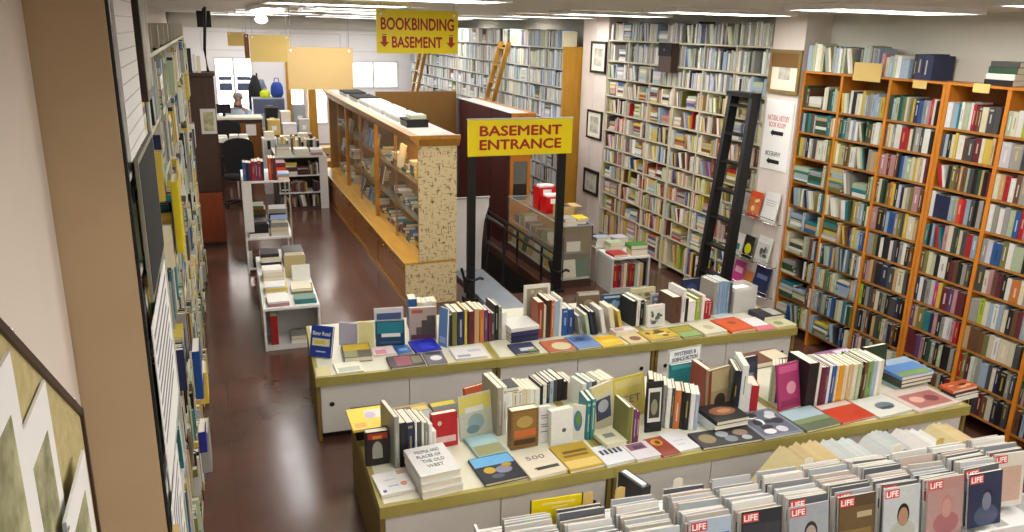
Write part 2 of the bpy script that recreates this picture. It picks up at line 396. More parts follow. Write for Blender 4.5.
for i, (a, b_, c, d) in enumerate(holes):
    w = struct('window_%d' % (i + 1), 'white', (a, a + .05, YB - .02, YB + .1, c, d), (b_ - .05, b_, YB - .02, YB + .1, c, d), (a + .05, b_ - .05, YB - .02, YB + .1, d - .06, d), (a + .05, b_ - .05, YB - .02, YB + .1, c, c + .06), *([((a + b_) / 2 - .03, (a + b_) / 2 + .03, YB - .02, YB + .1, c + .06, d - .06)] if i in (0, 3) else []))
    part('pane', 'glass', w, (a + .05, b_ - .05, YB + .06, YB + .065, c + .06, d - .06))
    if i == 0:
        for k, (z0, z1) in enumerate(((1.42, 1.62), (1.68, 1.78))):
            for (xa, xb) in ((a + .1, (a + b_) / 2 - .06), ((a + b_) / 2 + .06, b_ - .08)):
                part('glass_stripe', 'bargrey', w, (xa, xb, YB - .05, YB - .03, z0, z1))  # added plates standing in for dark stripes showing in the glass
struct('ground_outside', 'outside', (-6, 14, 22.15, 34, -.2, -.05))
# header band and panel mouldings of the shopfront wall
struct('trim_1', 'wall', (-.6, XR, YB - .12, YB, 2.98, CEIL))
tr = []
for (a, b_) in ((.1, 1.9), (2.05, 3.6), (3.75, 5.2)):
    tr += [(a, b_, YB - .02, YB, 2.86, 2.89), (a, b_, YB - .02, YB, 2.42, 2.45), (a, a + .03, YB - .02, YB, 2.45, 2.86), (b_ - .03, b_, YB - .02, YB, 2.45, 2.86)]
struct('trim_2', 'white', *tr)
# pilasters on the right wall
struct('wall_pilaster_near', 'pilaster', (5.68, XR, 6.58, 7.06, 0, CEIL))
struct('wall_pilaster_far', 'pilaster', (5.70, XR, 10.80, 11.64, 0, CEIL), (5.695, 5.70, 11.2, 11.22, 0, CEIL))
struct('baseboard_right', 'darkwood', (5.66, 5.68, 6.58, 7.06, 0, .1))
# beige end wall of the left shelving
struct('wall_beige', 'beige', (-.62, -.225, 2.505, 2.53, 0, CEIL))
# wooden post by the windows
struct('column', 'yellowwood', (2.62, 2.83, YB - .5, YB - .3, 0, 2.25))
struct('column_1', 'yellowwood', (1.88, 1.98, 19.4, 19.5, 0, 2.35))
# ------------------------------------------------------------------ ceiling lights
LIGHTS = [(.55, -1.3), (2.6, -1.3), (4.6, -1.3), (3.0, .8), (4.6, 1.0), (4.6, 2.9), (4.6, 4.55), (4.55, 6.45), (4.5, 8.5), (4.75, 10.9), (4.9, 13.9), (4.9, 17.0), (1.5, 1.2), (1.5, 3.4), (1.4, 5.6), (1.25, 7.8), (1.9, 9.6), (2.0, 11.4), (1.3, 14.8), (2.9, 15.8), (2.9, 12.6), (1.3, 18.4), (3.0, 19.2), (.9, 20.4), (4.0, 20.4)]  # panels behind the camera and by the shop front are added fill light
for i, (x, y) in enumerate(LIGHTS):
    o = thing('ceiling_light', '', 'light', Tr(x, y, CEIL - .03), 'fluorescent ceiling panels')
    o['label'] = 'flat rectangular white fluorescent panel on the ceiling'
    hw, hd = .62, .26
    part('frame', 'white', o, (-hw - .03, -hw, -hd - .03, hd + .03, -.012, .029), (hw, hw + .03, -hd - .03, hd + .03, -.012, .029), (-hw, hw, -hd - .03, -hd, -.012, .029), (-hw, hw, hd, hd + .03, -.012, .029))
    part('diffuser', 'lamp', o, (-hw, hw, -hd, hd, -.004, .02))
o = thing('strip_light', 'long bare twin tube strip light under the ceiling at the far left', 'light', Tr(.85, 10.9, CEIL))
part('housing', 'white', o, (-.16, .16, -1.3, 1.3, -.05, -.001))
for s in (-.08, .08):
    MB().tube([(s, -1.27, -.075), (s, 1.27, -.075)], .022, 8).build('tube', 'bulb', o)
o = thing('lamp_bulb', 'small round glowing lamp hanging below the ceiling strip light', 'lamp', Tr(1.02, 14.0, CEIL))
MB().tube([(0, 0, -.001), (0, 0, -.1)], .012, 6).build('stem', 'white', o)
MB().lathe([(.02, -.22), (.075, -.2), (.1, -.16), (.08, -.11), (.03, -.09)], 14).build('bulb', 'bulb', o)
# ------------------------------------------------------------------ display tables
def table_unit(X, w, label, group):
    d, h = 1.14, .54
    o = thing('display_table', label, 'table', X, group)
    part('worktop', 'laminate', o, (.03, w - .03, .035, d, h - .03, h))
    part('edge_band', 'olive', o, (0, w - .002, 0, .035, h - .07, h + .002), (0, .03, .035, d, h - .07, h + .002), (w - .03, w - .002, .035, d, h - .07, h + .002))
    part('side_panel', 'oliveside', o, (0.004, .03, .02, d - .01, .0, h - .07)); part('side_panel', 'oliveside', o, (w - .032, w - .006, .02, d - .01, .0, h - .07))
    part('carcass', 'greywhite', o, (.03, w - .032, .06, d - .02, .07, h - .071)); part('plinth', 'dark', o, (.03, w - .032, .1, d - .1, 0, .07))
    for k, (a, b_) in enumerate(((.035, w / 2 - .003), (w / 2 + .003, w - .037))):
        q = part('door', 'door', o, (a, b_, .035, .055, .06, h - .075), bevel=.002)
        hx = b_ - .08 if k else a + .08
        MB().lathe([(.018, 0), (.02, .003), (.012, .006)], 12, X=Tr(hx, .0349, .3) @ Rx(PI / 2)).build('finger_pull', 'black', q)
    return o
HT = .5425
T1 = Tr(.735, 3.78) @ Rz(-.0323); T2 = Tr(.63, 5.59) @ Rz(-.0604)
NM = ['left', 'middle', 'right']
for i in range(3):
    table_unit(T1 @ Tr(i * 1.4457, 0), 1.4457, ['left end unit of the front book table with two grey sliding doors', 'centre unit of the front book table, grey doors with olive edging', 'right end unit of the front book table, nearest the orange bookcases'][i], 'front book table units')
    table_unit(T2 @ Tr(i * 1.436, 0), 1.436, ['left end unit of the rear book table, beside the long aisle', 'centre unit of the rear book table, in front of the basement posts', 'right end unit of the rear book table, nearest the white pilaster'][i], 'rear book table units')
# ------------------------------------------------------------------ bookcases
def bookcase(FR, bays, levels, D, top, mat, back, label, group=None, st=.02, up=.022, ztop=None, shelfmat=None):
    o = thing('bookcase', label, 'bookcase', FR, group)
    W = sum(bays); x = 0
    edges = [0]
    for b_ in bays: edges.append(edges[-1] + b_)
    zt = ztop or top
    zs = zt if not ztop else zt - st - .001
    for k, e in enumerate(edges):
        a = max(0, e - up / 2); b2 = min(W, e + up / 2)
        if k == 0: b2 = up
        if k == len(edges) - 1: a = W - up
        part('upright', mat, o, (a, b2, 0, D - .008, 0, zs - .0005))
    part('back_panel', back, o, (0, W, D - .007, D, 0, zt - st))
    inner = []
    for k in range(len(bays)):
        a = edges[k] + (up if k == 0 else up / 2); b2 = edges[k + 1] - (up if k == len(bays) - 1 else up / 2)
        inner.append((a, b2))
        for z in levels:
            if z < zt - .015: part('shelf', shelfmat or mat, o, (a, b2, .004, D - .008, z - st, z))
    zq = levels[0] if ztop else top
    part('top_board', mat, o, (0, W, -.004, D, zq - st, zq))
    return o, inner
RW = Rz(-PI / 2)
OL = [2.75, 2.41, 2.17, 1.92, 1.66, 1.41, 1.17, .91, .67, .41, .16]
o1, in1 = bookcase(Tr(5.7, 6.56) @ RW, [.53, .58, .58], OL[1:], .28, 2.77, 'orange', 'woodback', 'tall orange wooden bookcase beside the white pilaster, full of books', 'orange bookcases', up=.03, shelfmat='orangeshade')
o2, in2 = bookcase(Tr(5.7, 4.865) @ RW, [.56, .55, .55], OL[1:], .28, 2.77, 'orange', 'woodback', 'tall orange wooden bookcase at the right edge, next to its twin', 'orange bookcases', up=.035, shelfmat='orangeshade')
OD = .262
PO = 'wwccccsslgkkdddvvbbtteeiiynnmmrrpphhlgkd'
PMX = 'ccwwssllggkdtteeiiyhnlwc'
rows_o1 = ['eelsseticgiyvvbbglprwk', 'nhcgwwrrrcdggdwwk', 'pppmppnkblsscychwm', 'ncekioykLvcgippn', 'ppkkdlbbgidycch', 'ggikwkkwdkgwkn', 'nphnkkvvddhccd', 'fkgdncdgkddvk', 'dkgnkhdecgvnk']
rows_o2a = ['wwlltwsswrmnccdddd', 'dlkcywwnddmmcyyh', None, 'wvvvvlgOrldkg', None, 'nicskwwkmnkgd', 'vwdgLPymmupmm', 'uhiittvpkgwLpr', 'mmmupkegkskkg', 'kdnkvcdkngkm']
rows_o2b = ['scwfyPPcsgk', 'LLggdkchcwg', 'chrwngsicdy', 'wgwgsbrphhn', 'gLbbiwsskPn', 'ddcpnmkwoocgd', 'ggfclwlcknml', 'hnnnicwcccd', 'rimwsglldcvkkgd', 'vknkdmncvkd']
BN = ['left bay', 'middle bay', 'right bay']
for ci, (FR, inn, nm) in enumerate(((Tr(5.7, 6.56) @ RW, in1, 'pilaster-side orange bookcase'), (Tr(5.7, 4.865) @ RW, in2, 'frame-edge orange bookcase'))):
    for bi, (a, b_) in enumerate(inn):
        for si in range(1, len(OL)):
            row = None; mess = .14
            if ci == 0 and bi == 2 and si - 1 < len(rows_o1): row = rows_o1[si - 1]
            if ci == 1 and bi == 0 and si - 1 < 10: row = rows_o2a[si - 1]
            if ci == 1 and bi == 1 and si - 1 < 10: row = rows_o2b[si - 1]
            pal = PO; 
            if ci == 0 and bi < 2: pal = PMX if si < 6 else PMX + 'llbbts'; mess = (.2 if bi else .1) if si < 4 else (.62 if bi == 0 or si < 6 else .3)
            Hc = OL[si - 1] - .02 - OL[si]
            if si == 1: Hc = .235
            fill(FR @ Tr(a, 0, OL[si]), b_ - a, Hc, OD, row, pal, (si, BN[bi], nm), mess, .985, tmin=.016, tmax=.055, nmin=.76, yj=.008, flush=-.012 if ci == 0 and bi < 2 and si > 3 else 0, dim=.74)  # dim darkens these books, shelf interior shade put into their colours
# books standing on top of the orange bookcases
fill(Tr(5.7, 6.55) @ RW @ Tr(0, 0, 2.77), .92, .29, .26, None, 'wwggccsslgek', (0, '', 'top of pilaster-side orange bookcase'), .12, 1, nmin=.75)
fill(Tr(5.7, 6.55) @ RW @ Tr(.95, 0, 2.77), .34, .25, .26, 'pclswll', None, (0, 'right', 'top of pilaster-side orange bookcase'), 0, 1)
fill(Tr(5.7, 6.55) @ RW @ Tr(1.3, 0, 2.77), .22, .27, .26, 'kvvvvv', None, (0, 'far right', 'top of pilaster-side orange bookcase'), 0, 1)
z = 2.7702
for k, (c, t, w) in enumerate((('k', .045, .19), ('w', .045, .18), ('e', .05, .17), ('d', .04, .2))):
    book(Tr(5.74, 4.33 - .01 * k, z) , w, .24, t, c, ('@', 'book lying %s in the left pile on top of the right edge orange bookcase' % ['at the bottom', 'second', 'third', 'at the top'][k])); z += t + .0005
z = 2.7702
for k, (c, t, w) in enumerate((('e', .05, .19), ('n', .045, .18), ('w', .035, .19), ('k', .05, .2), ('d', .03, .2))):
    book(Tr(5.73, 4.03 + .01 * k, z), w, .26, t, c, ('@', 'book lying %s in the right pile on top of the right edge orange bookcase' % ['lowest', 'second', 'third', 'fourth', 'uppermost'][k])); z += t + .0005
# cards taped to the orange bookcase tops
for (px0, py0, px1, py1, X, lab) in ((855, 62, 880, 82.5, 5.69, 'large buff card standing on top of the pilaster side orange bookcase'), (913.5, 80, 926, 89, 5.69, 'small buff card on the orange bookcase edge left of the joint'), (974, 83, 989, 93.5, 5.69, 'small buff card on the orange bookcase edge right of the joint')):
    p = atx(px0, py0, X); q = atx(px1, py1, X)
    b = MB(); b.box(X - .002, X, min(p.y, q.y), max(p.y, q.y), min(p.z, q.z), max(p.z, q.z)); tag(b.build('shelf_sign_card', 'card'), lab, 'card', 'buff shelf cards')
# white bookcases on the right wall
WL = [2.99, 2.70, 2.45, 2.20, 1.95, 1.69, 1.43, 1.21, .98, .73, .48, .1]
w2, inw2 = bookcase(Tr(5.7, 8.93) @ RW, [.61, .62, .61], WL, .28, 3.2, 'whiteshelf', 'greyback', 'tall white bookcase behind the black ladder, beside the pilaster', 'white bookcases', ztop=2.9905)
w1, inw1 = bookcase(Tr(5.7, 10.77) @ RW, [.61, .61, .61], WL, .28, 3.2, 'whiteshelf', 'greyback', 'tall white bookcase left of the black ladder, far end', 'white bookcases', ztop=2.9905)
PW = 'wwwccccLLggsslllpphiyyfndkrbo'
for ci, (FR, inn, nm) in enumerate(((Tr(5.7, 8.93) @ RW, inw2, 'ladder-side white bookcase'), (Tr(5.7, 10.77) @ RW, inw1, 'far white bookcase'))):
    for bi, (a, b_) in enumerate(inn):
        for si in range(len(WL)):
            Hc = .27 if si == 0 else WL[si - 1] - .02 - WL[si]
            pal = 'wwLLggllsscdk' if si < 3 else PW
            if 3 <= si: pal = PW + 'ycccmpnh'
            fill(FR @ Tr(a, 0, WL[si]), b_ - a, Hc, OD, None, pal, (si + 1, BN[bi], nm), .08 if si < 2 else .25, .97, tmin=.016, tmax=.045, nmin=.7)
# shelving beyond the yellow end panel, running to the shop front
BL = [2.84, 2.51, 2.23, 1.97, 1.7, 1.43, 1.16, .9, .62, .34, .06]
PB = 'wwwwLLllllsscgLlwsckdh'  # pale palette, brightness from the windows put into the book colours
for k in range(7):
    y1 = 11.76 + (k + 1) * 1.42
    oo, inn = bookcase(Tr(5.42, y1) @ RW, [.71, .71], BL, .3, 3.1, 'greywhite', 'greyback', '%s bookcase beyond the yellow end panel, pale shelves of window-brightened books' % nth(k + 1), 'far bookcases', ztop=2.8405)
    for bi, (a, b_) in enumerate(inn):
        for si in range(len(BL)):
            Hc = .29 if si == 0 else BL[si - 1] - .02 - BL[si]
            fill(Tr(5.42, y1) @ RW @ Tr(a, 0, BL[si]), b_ - a, Hc, .28, None, PB, (si + 1, BN[bi], 'far bookcase'), .06, .97, tmin=.02, tmax=.06, nmin=.75)
struct('trim_3', 'yellowwood', (5.40, 5.98, 11.68, 11.735, 0, 2.86))
# left shelving along the aisle, seen almost edge-on
AL = math.atan2(.1, 8.0)
LF = Tr(-.235, 2.56) @ Rz(PI / 2 - AL)
LL = [2.95, 2.62, 2.3, 1.98, 1.66, 1.34, 1.02, .7, .38, .06]
for k in range(6):
    FR = LF @ Tr(k * 1.324, 0)
    oo, inn = bookcase(FR, [.66, .66], LL, .25, 3.2, 'whiteshelf' if k else 'greywhite', 'greyback', '%s bookcase along the left aisle, packed with mixed books' % nth(k + 1), 'left aisle bookcases', ztop=3.1)
    for bi, (a, b_) in enumerate(inn):
        for si in range(len(LL)):
            Hc = .13 if si == 0 else LL[si - 1] - .02 - LL[si]
            if si == 0: continue
            fill(FR @ Tr(a, 0, LL[si]), b_ - a, Hc, .225, None, 'wwccssggyykkdbvnlhit', (si, BN[bi], '%s left aisle bookcase' % nth(k + 1)), .16, .95, flush=0 if k == 0 and bi < 2 else -RND.uniform(0, .045), tmin=.02, tmax=.06, nmin=.6)
# ------------------------------------------------------------------ glazed showcase
SX0, SX1, SY0, SY1 = 2.02, 2.63, 8.46, 15.03
o = thing('showcase', 'long honey wood showcase with glazed upper cabinet and bark-print end panel', 'showcase', Tr(SX0, SY0))
L_ = SY1 - SY0; W_ = SX1 - SX0
part('base_cabinet', 'doorwood', o, (.03, W_, .012, L_, .05, .485)); part('plinth', 'honey', o, (.0, W_, .012, L_, 0, .05))
part('counter', 'honeytop', o, (-.015, .16, 0, L_, .49, .52), (.16, W_, .014, L_, .49, .52), bevel=.004)
part('end_panel', 'cork', o, (.0, W_, 0, .012, 0, .488), (.165, W_, 0, .012, .521, 1.84))
nd = 10; dl = L_ / nd
for k in range(nd):
    q = part('drawer', 'doorwood', o, (.012, .03, k * dl + .015, (k + 1) * dl - .01, .375, .475), bevel=.004)
    for s in (.25, .75):
        MB().lathe([(.008, 0), (.016, .012), (.017, .02), (.008, .028)], 10, X=Tr(.0118, (k + s) * dl, .425) @ Ry(-PI / 2)).build('knob', 'brass', q)
for k in range(8):
    dd = L_ / 8
    part('sliding_door', 'doorwood', o, (.014 + .008 * (k % 2), .03, k * dd + .01, (k + 1) * dd + .0, .07, .365))
part('rear_board', 'honey', o, (W_ - .015, W_, .012, L_, .521, 1.84)); part('end_board', 'honey', o, (.165, W_ - .015, L_ - .015, L_, .521, 1.84))
part('roof_board', 'honey', o, (.165, W_, .012, L_ - .0, 1.82, 1.84))
stiles = [0.0, 2.36, 4.7, L_ - .09]
for s in stiles: part('stile', 'honey', o, (.165, .215, s + .013, s + (.09 if s else .035), .521, 1.82))
for k in range(3):
    a = stiles[k] + (.09 if k else .035) + .014; b_ = stiles[k + 1]; m = (a + b_) / 2
    for j, (u, v) in enumerate(((a, m + .03), (m - .03, b_))):
        q = part('glass_door', 'glass', o, (.18 + .012 * j, .184 + .012 * j, u, v, .535, 1.805))
        part('door_rail', 'brass', q, (.178 + .012 * j, .186 + .012 * j, v - .02 if j == 0 else u, v if j == 0 else u + .02, .523, 1.818))
    part('shelf', 'caseglass', o, (.215, W_ - .02, a, b_, .93, .94)); part('shelf', 'caseglass', o, (.215, W_ - .02, a, b_, 1.36, 1.37))
# cornice with coved profile
prof = [(.165, 1.84), (.13, 1.86), (.11, 1.90), (.075, 1.925), (.06, 1.965), (.165, 1.965)]
b = MB(); b.prism(prof, -.05, L_, 'y'); b.build('cornice', 'honey', o)
b = MB(); b.prism([(0 - .05, 1.965), (-.05, 1.925), (-.035, 1.9), (-.02, 1.86), (.0, 1.84), (.0, 1.965)], .165, W_ + .03, 'x'); b.build('cornice_end', 'honey', o)
part('top_board', 'greywhite', o, (.165, W_, .0, L_, 1.945, 1.96))
part('strip_lamp', 'warmlamp', o, (.23, .27, .1, 2.2, 1.80, 1.818))
# things inside the showcase
k = 0
for (y0, y1) in ((.12, 2.2), (2.5, 4.5), (4.85, 6.3)):
    for zi, z in enumerate((.5205, .9405, 1.3705)):
        y = y0
        while y < y1 - .2:
            k += 1; ln = RND.uniform(.14, .24)
            if RND.random() < .55:
                n = RND.randint(2, 4); zz = z
                for q in range(n):
                    t = RND.uniform(.03, .05)
                    book(Tr(SX0 + .25 + RND.uniform(0, .05), SY0 + y, zz + .0006), .17, ln, t, RND.choice('wcgnmdbykte'), (zi, n, 'showcase')); zz += t + .0006
            else:
                book(Tr(SX0 + .3, SY0 + y + ln, z + .001) @ Rz(-PI / 2) @ Rx(PI / 2 - .2), ln, min(.3, ln * 1.4), .03, RND.choice('ybwcgmtn'), (zi, 1, 'showcase'))
            y += ln + RND.uniform(.05, .2)
# flat cases lying on the showcase roof
o = thing('black_box', 'black box file under a pale green book, near end of the showcase roof', 'box', Tr(2.36, 9.35, 1.9602))
part('tray', 'black', o, (-.12, .14, -.17, .17, 0, .07)); part('lid', 'blackmat', o, (-.125, .145, -.175, .175, .07, .09))
book(Tr(2.30, 9.25, 2.0508), .2, .26, .045, 's', ('@', 'pale green book lying on the black box on the showcase roof'))
for k, y in enumerate((10.1, 11.0, 11.9, 12.8, 13.8)):
    o = thing('flat_box', 'shallow white carton lying on the showcase roof, %s from the near end' % nth(k + 1), 'box', Tr(2.42, y, 1.9602), 'cartons on the showcase roof')
    part('tray', 'greywhite', o, (-.16, .16, -.36, .36, 0, .05)); part('lid', 'white' if k < 3 else 'blackmat', o, (-.165, .165, -.365, .365, .05, .075))
# ------------------------------------------------------------------ basement entrance
o = thing('staircase', 'dark basement stairs going down between the black posts', 'stairs', Tr(SW[0], SW[2], 0))
for k in range(9): part('step', 'darkwood', o, (.003, SW[1] - SW[0] - .003, .05 + k * .3, .05 + k * .3 + .33, -.2 * (k + 1) - .05, -.2 * (k + 1)))
struct('wall_stairwell', 'dark', (SW[0] - .05, SW[0], SW[2], SW[3], -2.4, -.121), (SW[1], SW[1] + .05, SW[2], SW[3], -2.4, -.121), (SW[0] - .05, SW[1] + .05, SW[3], SW[3] + .05, -2.4, -.121), (SW[0] - .05, SW[1] + .05, SW[2] - .05, SW[2], -2.4, -.121))
o = thing('sign_frame', 'yellow BASEMENT ENTRANCE sign on two black posts over the stairs', 'sign', Tr(0, 8.44, 0))
pl, pr = 2.80, 3.92
for x in (pl, pr):
    q = part('post', 'black', o, (x - .045, x + .045, -.03, .03, 0, 2.08)); part('foot', 'black', q, (x - .08, x + .08, -.08, .08, 0, .03))
    b = MB(); b.tube([(x - .13, -.05, .42), (x - .1, -.05, .3), (x, -.05, .25), (x + .1, -.05, .28), (x + .14, -.05, .26)], .018, 8); b.tube([(x - .08, -.05, .12), (x - .09, -.05, .3)], .02, 8); b.build('bracket', 'black', q)
p0 = aty(468, 120, 8.39); p1 = aty(571, 153, 8.39)
x0, x1, z0, z1 = p0.x, p1.x, p1.z, p0.z
q = part('sign_board', 'yellow', o, (x0, x1, -.06, -.034, z0, z1)); part('edge_strip', 'greymetal', o, (x0 - .01, x1 + .01, -.062, -.03, z1, z1 + .012))
cx, cz = (x0 + x1) / 2, (z0 + z1) / 2; hh = (z1 - z0)
text('BASEMENT', q, Tr(cx, -.0605, cz + hh * .19) @ Rx(PI / 2), (x1 - x0) * .79, hh * .29, 'redink', bold=.03)
text('ENTRANCE', q, Tr(cx, -.0605, cz - hh * .19) @ Rx(PI / 2), (x1 - x0) * .79, hh * .29, 'redink', bold=.03)
# low white partition and grey board beside the stairs
o = thing('partition_panel', 'low white panel with a curved edge behind the left sign post', 'panel', Tr(2.66, 9.46, 0))
MB().prism([(0, 0), (.62, 0), (.63, .4), (.66, .7), (.72, .9), (.72, 1.0), (0, 1.0)], 0, .03, 'y').build('board', 'white', o); part('cap', 'greymetal', o, (0, .73, -.01, .04, 1.0, 1.02))
o = tag(MB().box(2.89, 3.29, 7.6, 9.44, .0, .05).build('floor_board', 'greyslab'), 'grey blue board lying on the floor left of the stairs', 'board')
# guard rails
o = thing('guard_rail', 'black pipe guard rail along the right side of the stairs', 'railing', Tr(3.93, 8.6, 0))
for z in (.45, .34): MB().tube([(0, -.02, z), (0, 1.4, z), (0, 2.6, z)], .018, 8).build('rail', 'black', o)
for y in (.35, 1.2, 2.4): MB().tube([(0, y, 0), (0, y, .45)], .018, 8).build('post', 'black', o)
o = thing('guard_rail', 'black pipe guard rail on the left side of the stairs, ahead of the white panel', 'railing', Tr(3.33, 8.75, 0))
for z in (.78, .45): MB().tube([(0, 0, z), (0, .65, z)], .018, 8).build('rail', 'black', o)
for y in (.0, .6): MB().tube([(0, y, .0), (0, y, .78)], .02, 8).build('post', 'black', o)
# maroon backed cabinet
o = thing('tall_cabinet', 'tall maroon cabinet with orange wood end beyond the basement stairs', 'cabinet', Tr(4.05, 10.5, 0))
part('side_panel', 'maroon', o, (0, .02, 0, 2.6, 0, 1.965)); part('back_panel', 'maroon', o, (.02, .34, 2.58, 2.6, 0, 1.94))
part('end_frame', 'orange', o, (.02, .07, 0, .03, 0, 1.9), (.29, .34, 0, .03, 0, 1.9), (.07, .29, 0, .03, 1.28, 1.9), (.07, .29, 0, .03, 0, .7)); part('inner_board', 'dark', o, (.07, .29, .03, .05, .7, 1.28))
part('glass_panel', 'caseglass', o, (.07, .29, .008, .014, .95, 1.28)); part('top_board', 'greywhite', o, (.02, .36, -.0, 2.58, 1.94, 1.955)); part('cornice', 'orange', o, (.02, .38, -.04, -.0, 1.9, 1.97), (.34, .38, 0, 2.6, 1.9, 1.97))
for s in (.05, .3, .9): part('seam', 'dark', o, (-.004, 0, s * 2.6, s * 2.6 + .012, 0, 1.96))
o = tag(MB().box(2.66, 4.03, 13.0, 13.03, 0, 2.08).build('screen_panel', 'brownpanel'), 'plain brown screen panel behind the showcase', 'panel')
# glass display case
o = thing('glass_case', 'glass display case with a grey frame right of the stairs', 'display case', Tr(4.02, 8.50, 0))
gw, gl, gh = .40, 1.92, .8
part('base', 'darkwood', o, (0, gw, 0, gl, 0, .1)); part('bottom_board', 'greywhite', o, (.012, gw - .012, .012, gl - .012, .1, .12))
for (x, y) in ((0, 0), (gw - .012, 0), (0, gl - .012), (gw - .012, gl - .012)): part('corner_post', 'chrome', o, (x, x + .012, y, y + .012, .1, gh - .012))
part('top_frame', 'greymetal', o, (0, gw, 0, .012, gh - .012, gh), (0, gw, gl - .012, gl, gh - .012, gh), (0, .012, .012, gl - .012, gh - .012, gh), (gw - .012, gw, .012, gl - .012, gh - .012, gh))
part('top_glass', 'caseglass', o, (.012, gw - .012, .012, gl - .012, gh - .01, gh - .002))
part('front_glass', 'caseglass', o, (.012, gw - .012, .003, .008, .12, gh - .012)); part('side_glass', 'caseglass', o, (.003, .008, .012, gl - .012, .12, gh - .012))
part('middle_shelf', 'caseglass', o, (.02, gw - .02, .02, gl - .02, .44, .448))
part('rear_board', 'yellowwood', o, (gw - .008, gw - .002, .012, gl - .012, .12, gh - .012))
for k in range(9):
    y = 8.56 + k * .2
    book(Tr(4.09, y, .449), .2, .16, RND.uniform(.04, .16), RND.choice('nyihcn'), ('case',)); book(Tr(4.07, y + .17, .121) @ Rz(-PI / 2) @ Rx(PI / 2 - .25) if k else Tr(4.06, 8.56, .121) @ Rx(PI / 2 - .2), .17, .22, .03, 'ceyschey'[k % 8], ('case',))
book(Tr(4.235, 8.56, .121) @ Rx(PI / 2 - .2), .16, .22, .03, 'e', ('case',))
# on the glass case
z = .8005
for k, (x, y, w, h, t, c, lab) in enumerate(((4.03, 8.5, .17, .22, .05, 'w', 'white book lying at the near end of the glass case'), (4.2, 8.55, .15, .22, .045, 'b', 'blue book lying beside white ones on the glass case'),)):
    book(Tr(x, y, z), w, h, t, c, ('@', lab))
book(Tr(4.03, 8.5, .8512) @ Rz(.1), .16, .2, .04, 'g', ('@', 'grey book on top of the white book on the glass case')); book(Tr(4.22, 8.55, .8462), .16, .21, .03, 'Y', ('@', 'bright yellow book on top of the blue book on the glass case'))
for k, (y, hh2) in enumerate(((9.45, .3), (9.2, .22))):
    o = thing('file_box', ['taller red plastic file box at the back of the glass case', 'shorter red plastic file box in front on the glass case'][k], 'box', Tr(4.08, y, .8005))
    part('shell', 'redplastic', o, (0, .26, 0, .008, 0, hh2), (0, .26, .192, .2, 0, hh2), (0, .008, .008, .192, 0, hh2), (.252, .26, .008, .192, 0, hh2), (.008, .252, .008, .192, 0, .008))
    part('papers', 'paper', o, (.03, .23, .03, .17, .009, hh2 + .02)); part('label_card', 'paper', o, (.06, .18, -.002, -.0, hh2 * .6, hh2 * .9))
o = thing('carton', 'small open cardboard carton on the glass case behind the right post', 'box', Tr(4.12, 8.85, .8005))
part('shell', 'manila', o, (0, .2, 0, .01, 0, .16), (0, .2, .21, .22, 0, .16), (0, .01, .01, .21, 0, .16), (.19, .2, .01, .21, 0, .16)); part('flap', 'manila', o, (.2, .3, .0, .22, .15, .16)); part('contents', 'dark', o, (.012, .188, .012, .208, .001, .14))
# low grey cabinet with books, right of the case
o = thing('low_cabinet', 'low grey open cabinet holding red books, right of the glass case', 'cabinet', Tr(4.52, 8.14, 0) @ Rz(-.03))
part('side_panel', 'greywhite', o, (0, .025, 0, .42, 0, .43)); part('side_panel', 'greywhite', o, (.5, .525, 0, .42, 0, .43)); part('top_board', 'white', o, (0, .525, -.005, .42, .43, .455)); part('bottom_board', 'greywhite', o, (.025, .5, 0, .4, 0, .06)); part('back_panel', 'greyback', o, (.025, .5, .4, .42, .06, .43))
q = thing('crate', 'white wooden crate under a pile of pale books behind the low grey cabinet', 'crate', Tr(4.54, 8.62, 0) @ Rz(-.03)); part('body', 'white', q, (0, .5, 0, .4, 0, .42)); part('lid', 'greywhite', q, (-.005, .505, -.005, .405, .42, .455)); part('slot', 'dark', q, (.2, .3, -.002, -.0001, .3, .33))
CF = Tr(4.52, 8.14, 0) @ Rz(-.03)
fill(CF @ Tr(.027, .01, .06), .47, .33, .3, 'rrmpcnrmswhk', None, (0, '', 'low grey cabinet'), 0, 1, nmin=.85)
for k, (x, y, zz, rz, w, h, t, c, lab) in enumerate(((.03, .02, .456, .05, .2, .22, .03, 'r', 'red and white booklet lying at the front left of the low grey cabinet'), (.28, .05, .456, -.1, .22, .17, .075, 'h', 'thick tan book under the green one on the low grey cabinet'), (.27, .05, .532, -.05, .23, .18, .05, '3c8a2c', 'bright green book on the pile on the low grey cabinet'),
                                                     (.1, .27, .456, .1, .2, .16, .06, 'c', 'cream book at the back of the low grey cabinet'), (.1, .27, .5165, .08, .2, .15, .05, 's', 'pale green book stacked on the cream one, low grey cabinet'), (.02, .52, .456, 0, .2, .15, .07, 'w', 'white book on the white crate behind the low grey cabinet'), (.03, .52, .5265, .05, .2, .15, .05, 'l', 'pale blue book on the white one, crate behind the low cabinet'), (.29, .52, .456, .05, .2, .18, .1, 'L', 'lavender bound volume on the crate behind the low grey cabinet'))):
    book(CF @ Tr(x, y, zz) @ Rz(rz), w, h, t, c, ('@', lab))
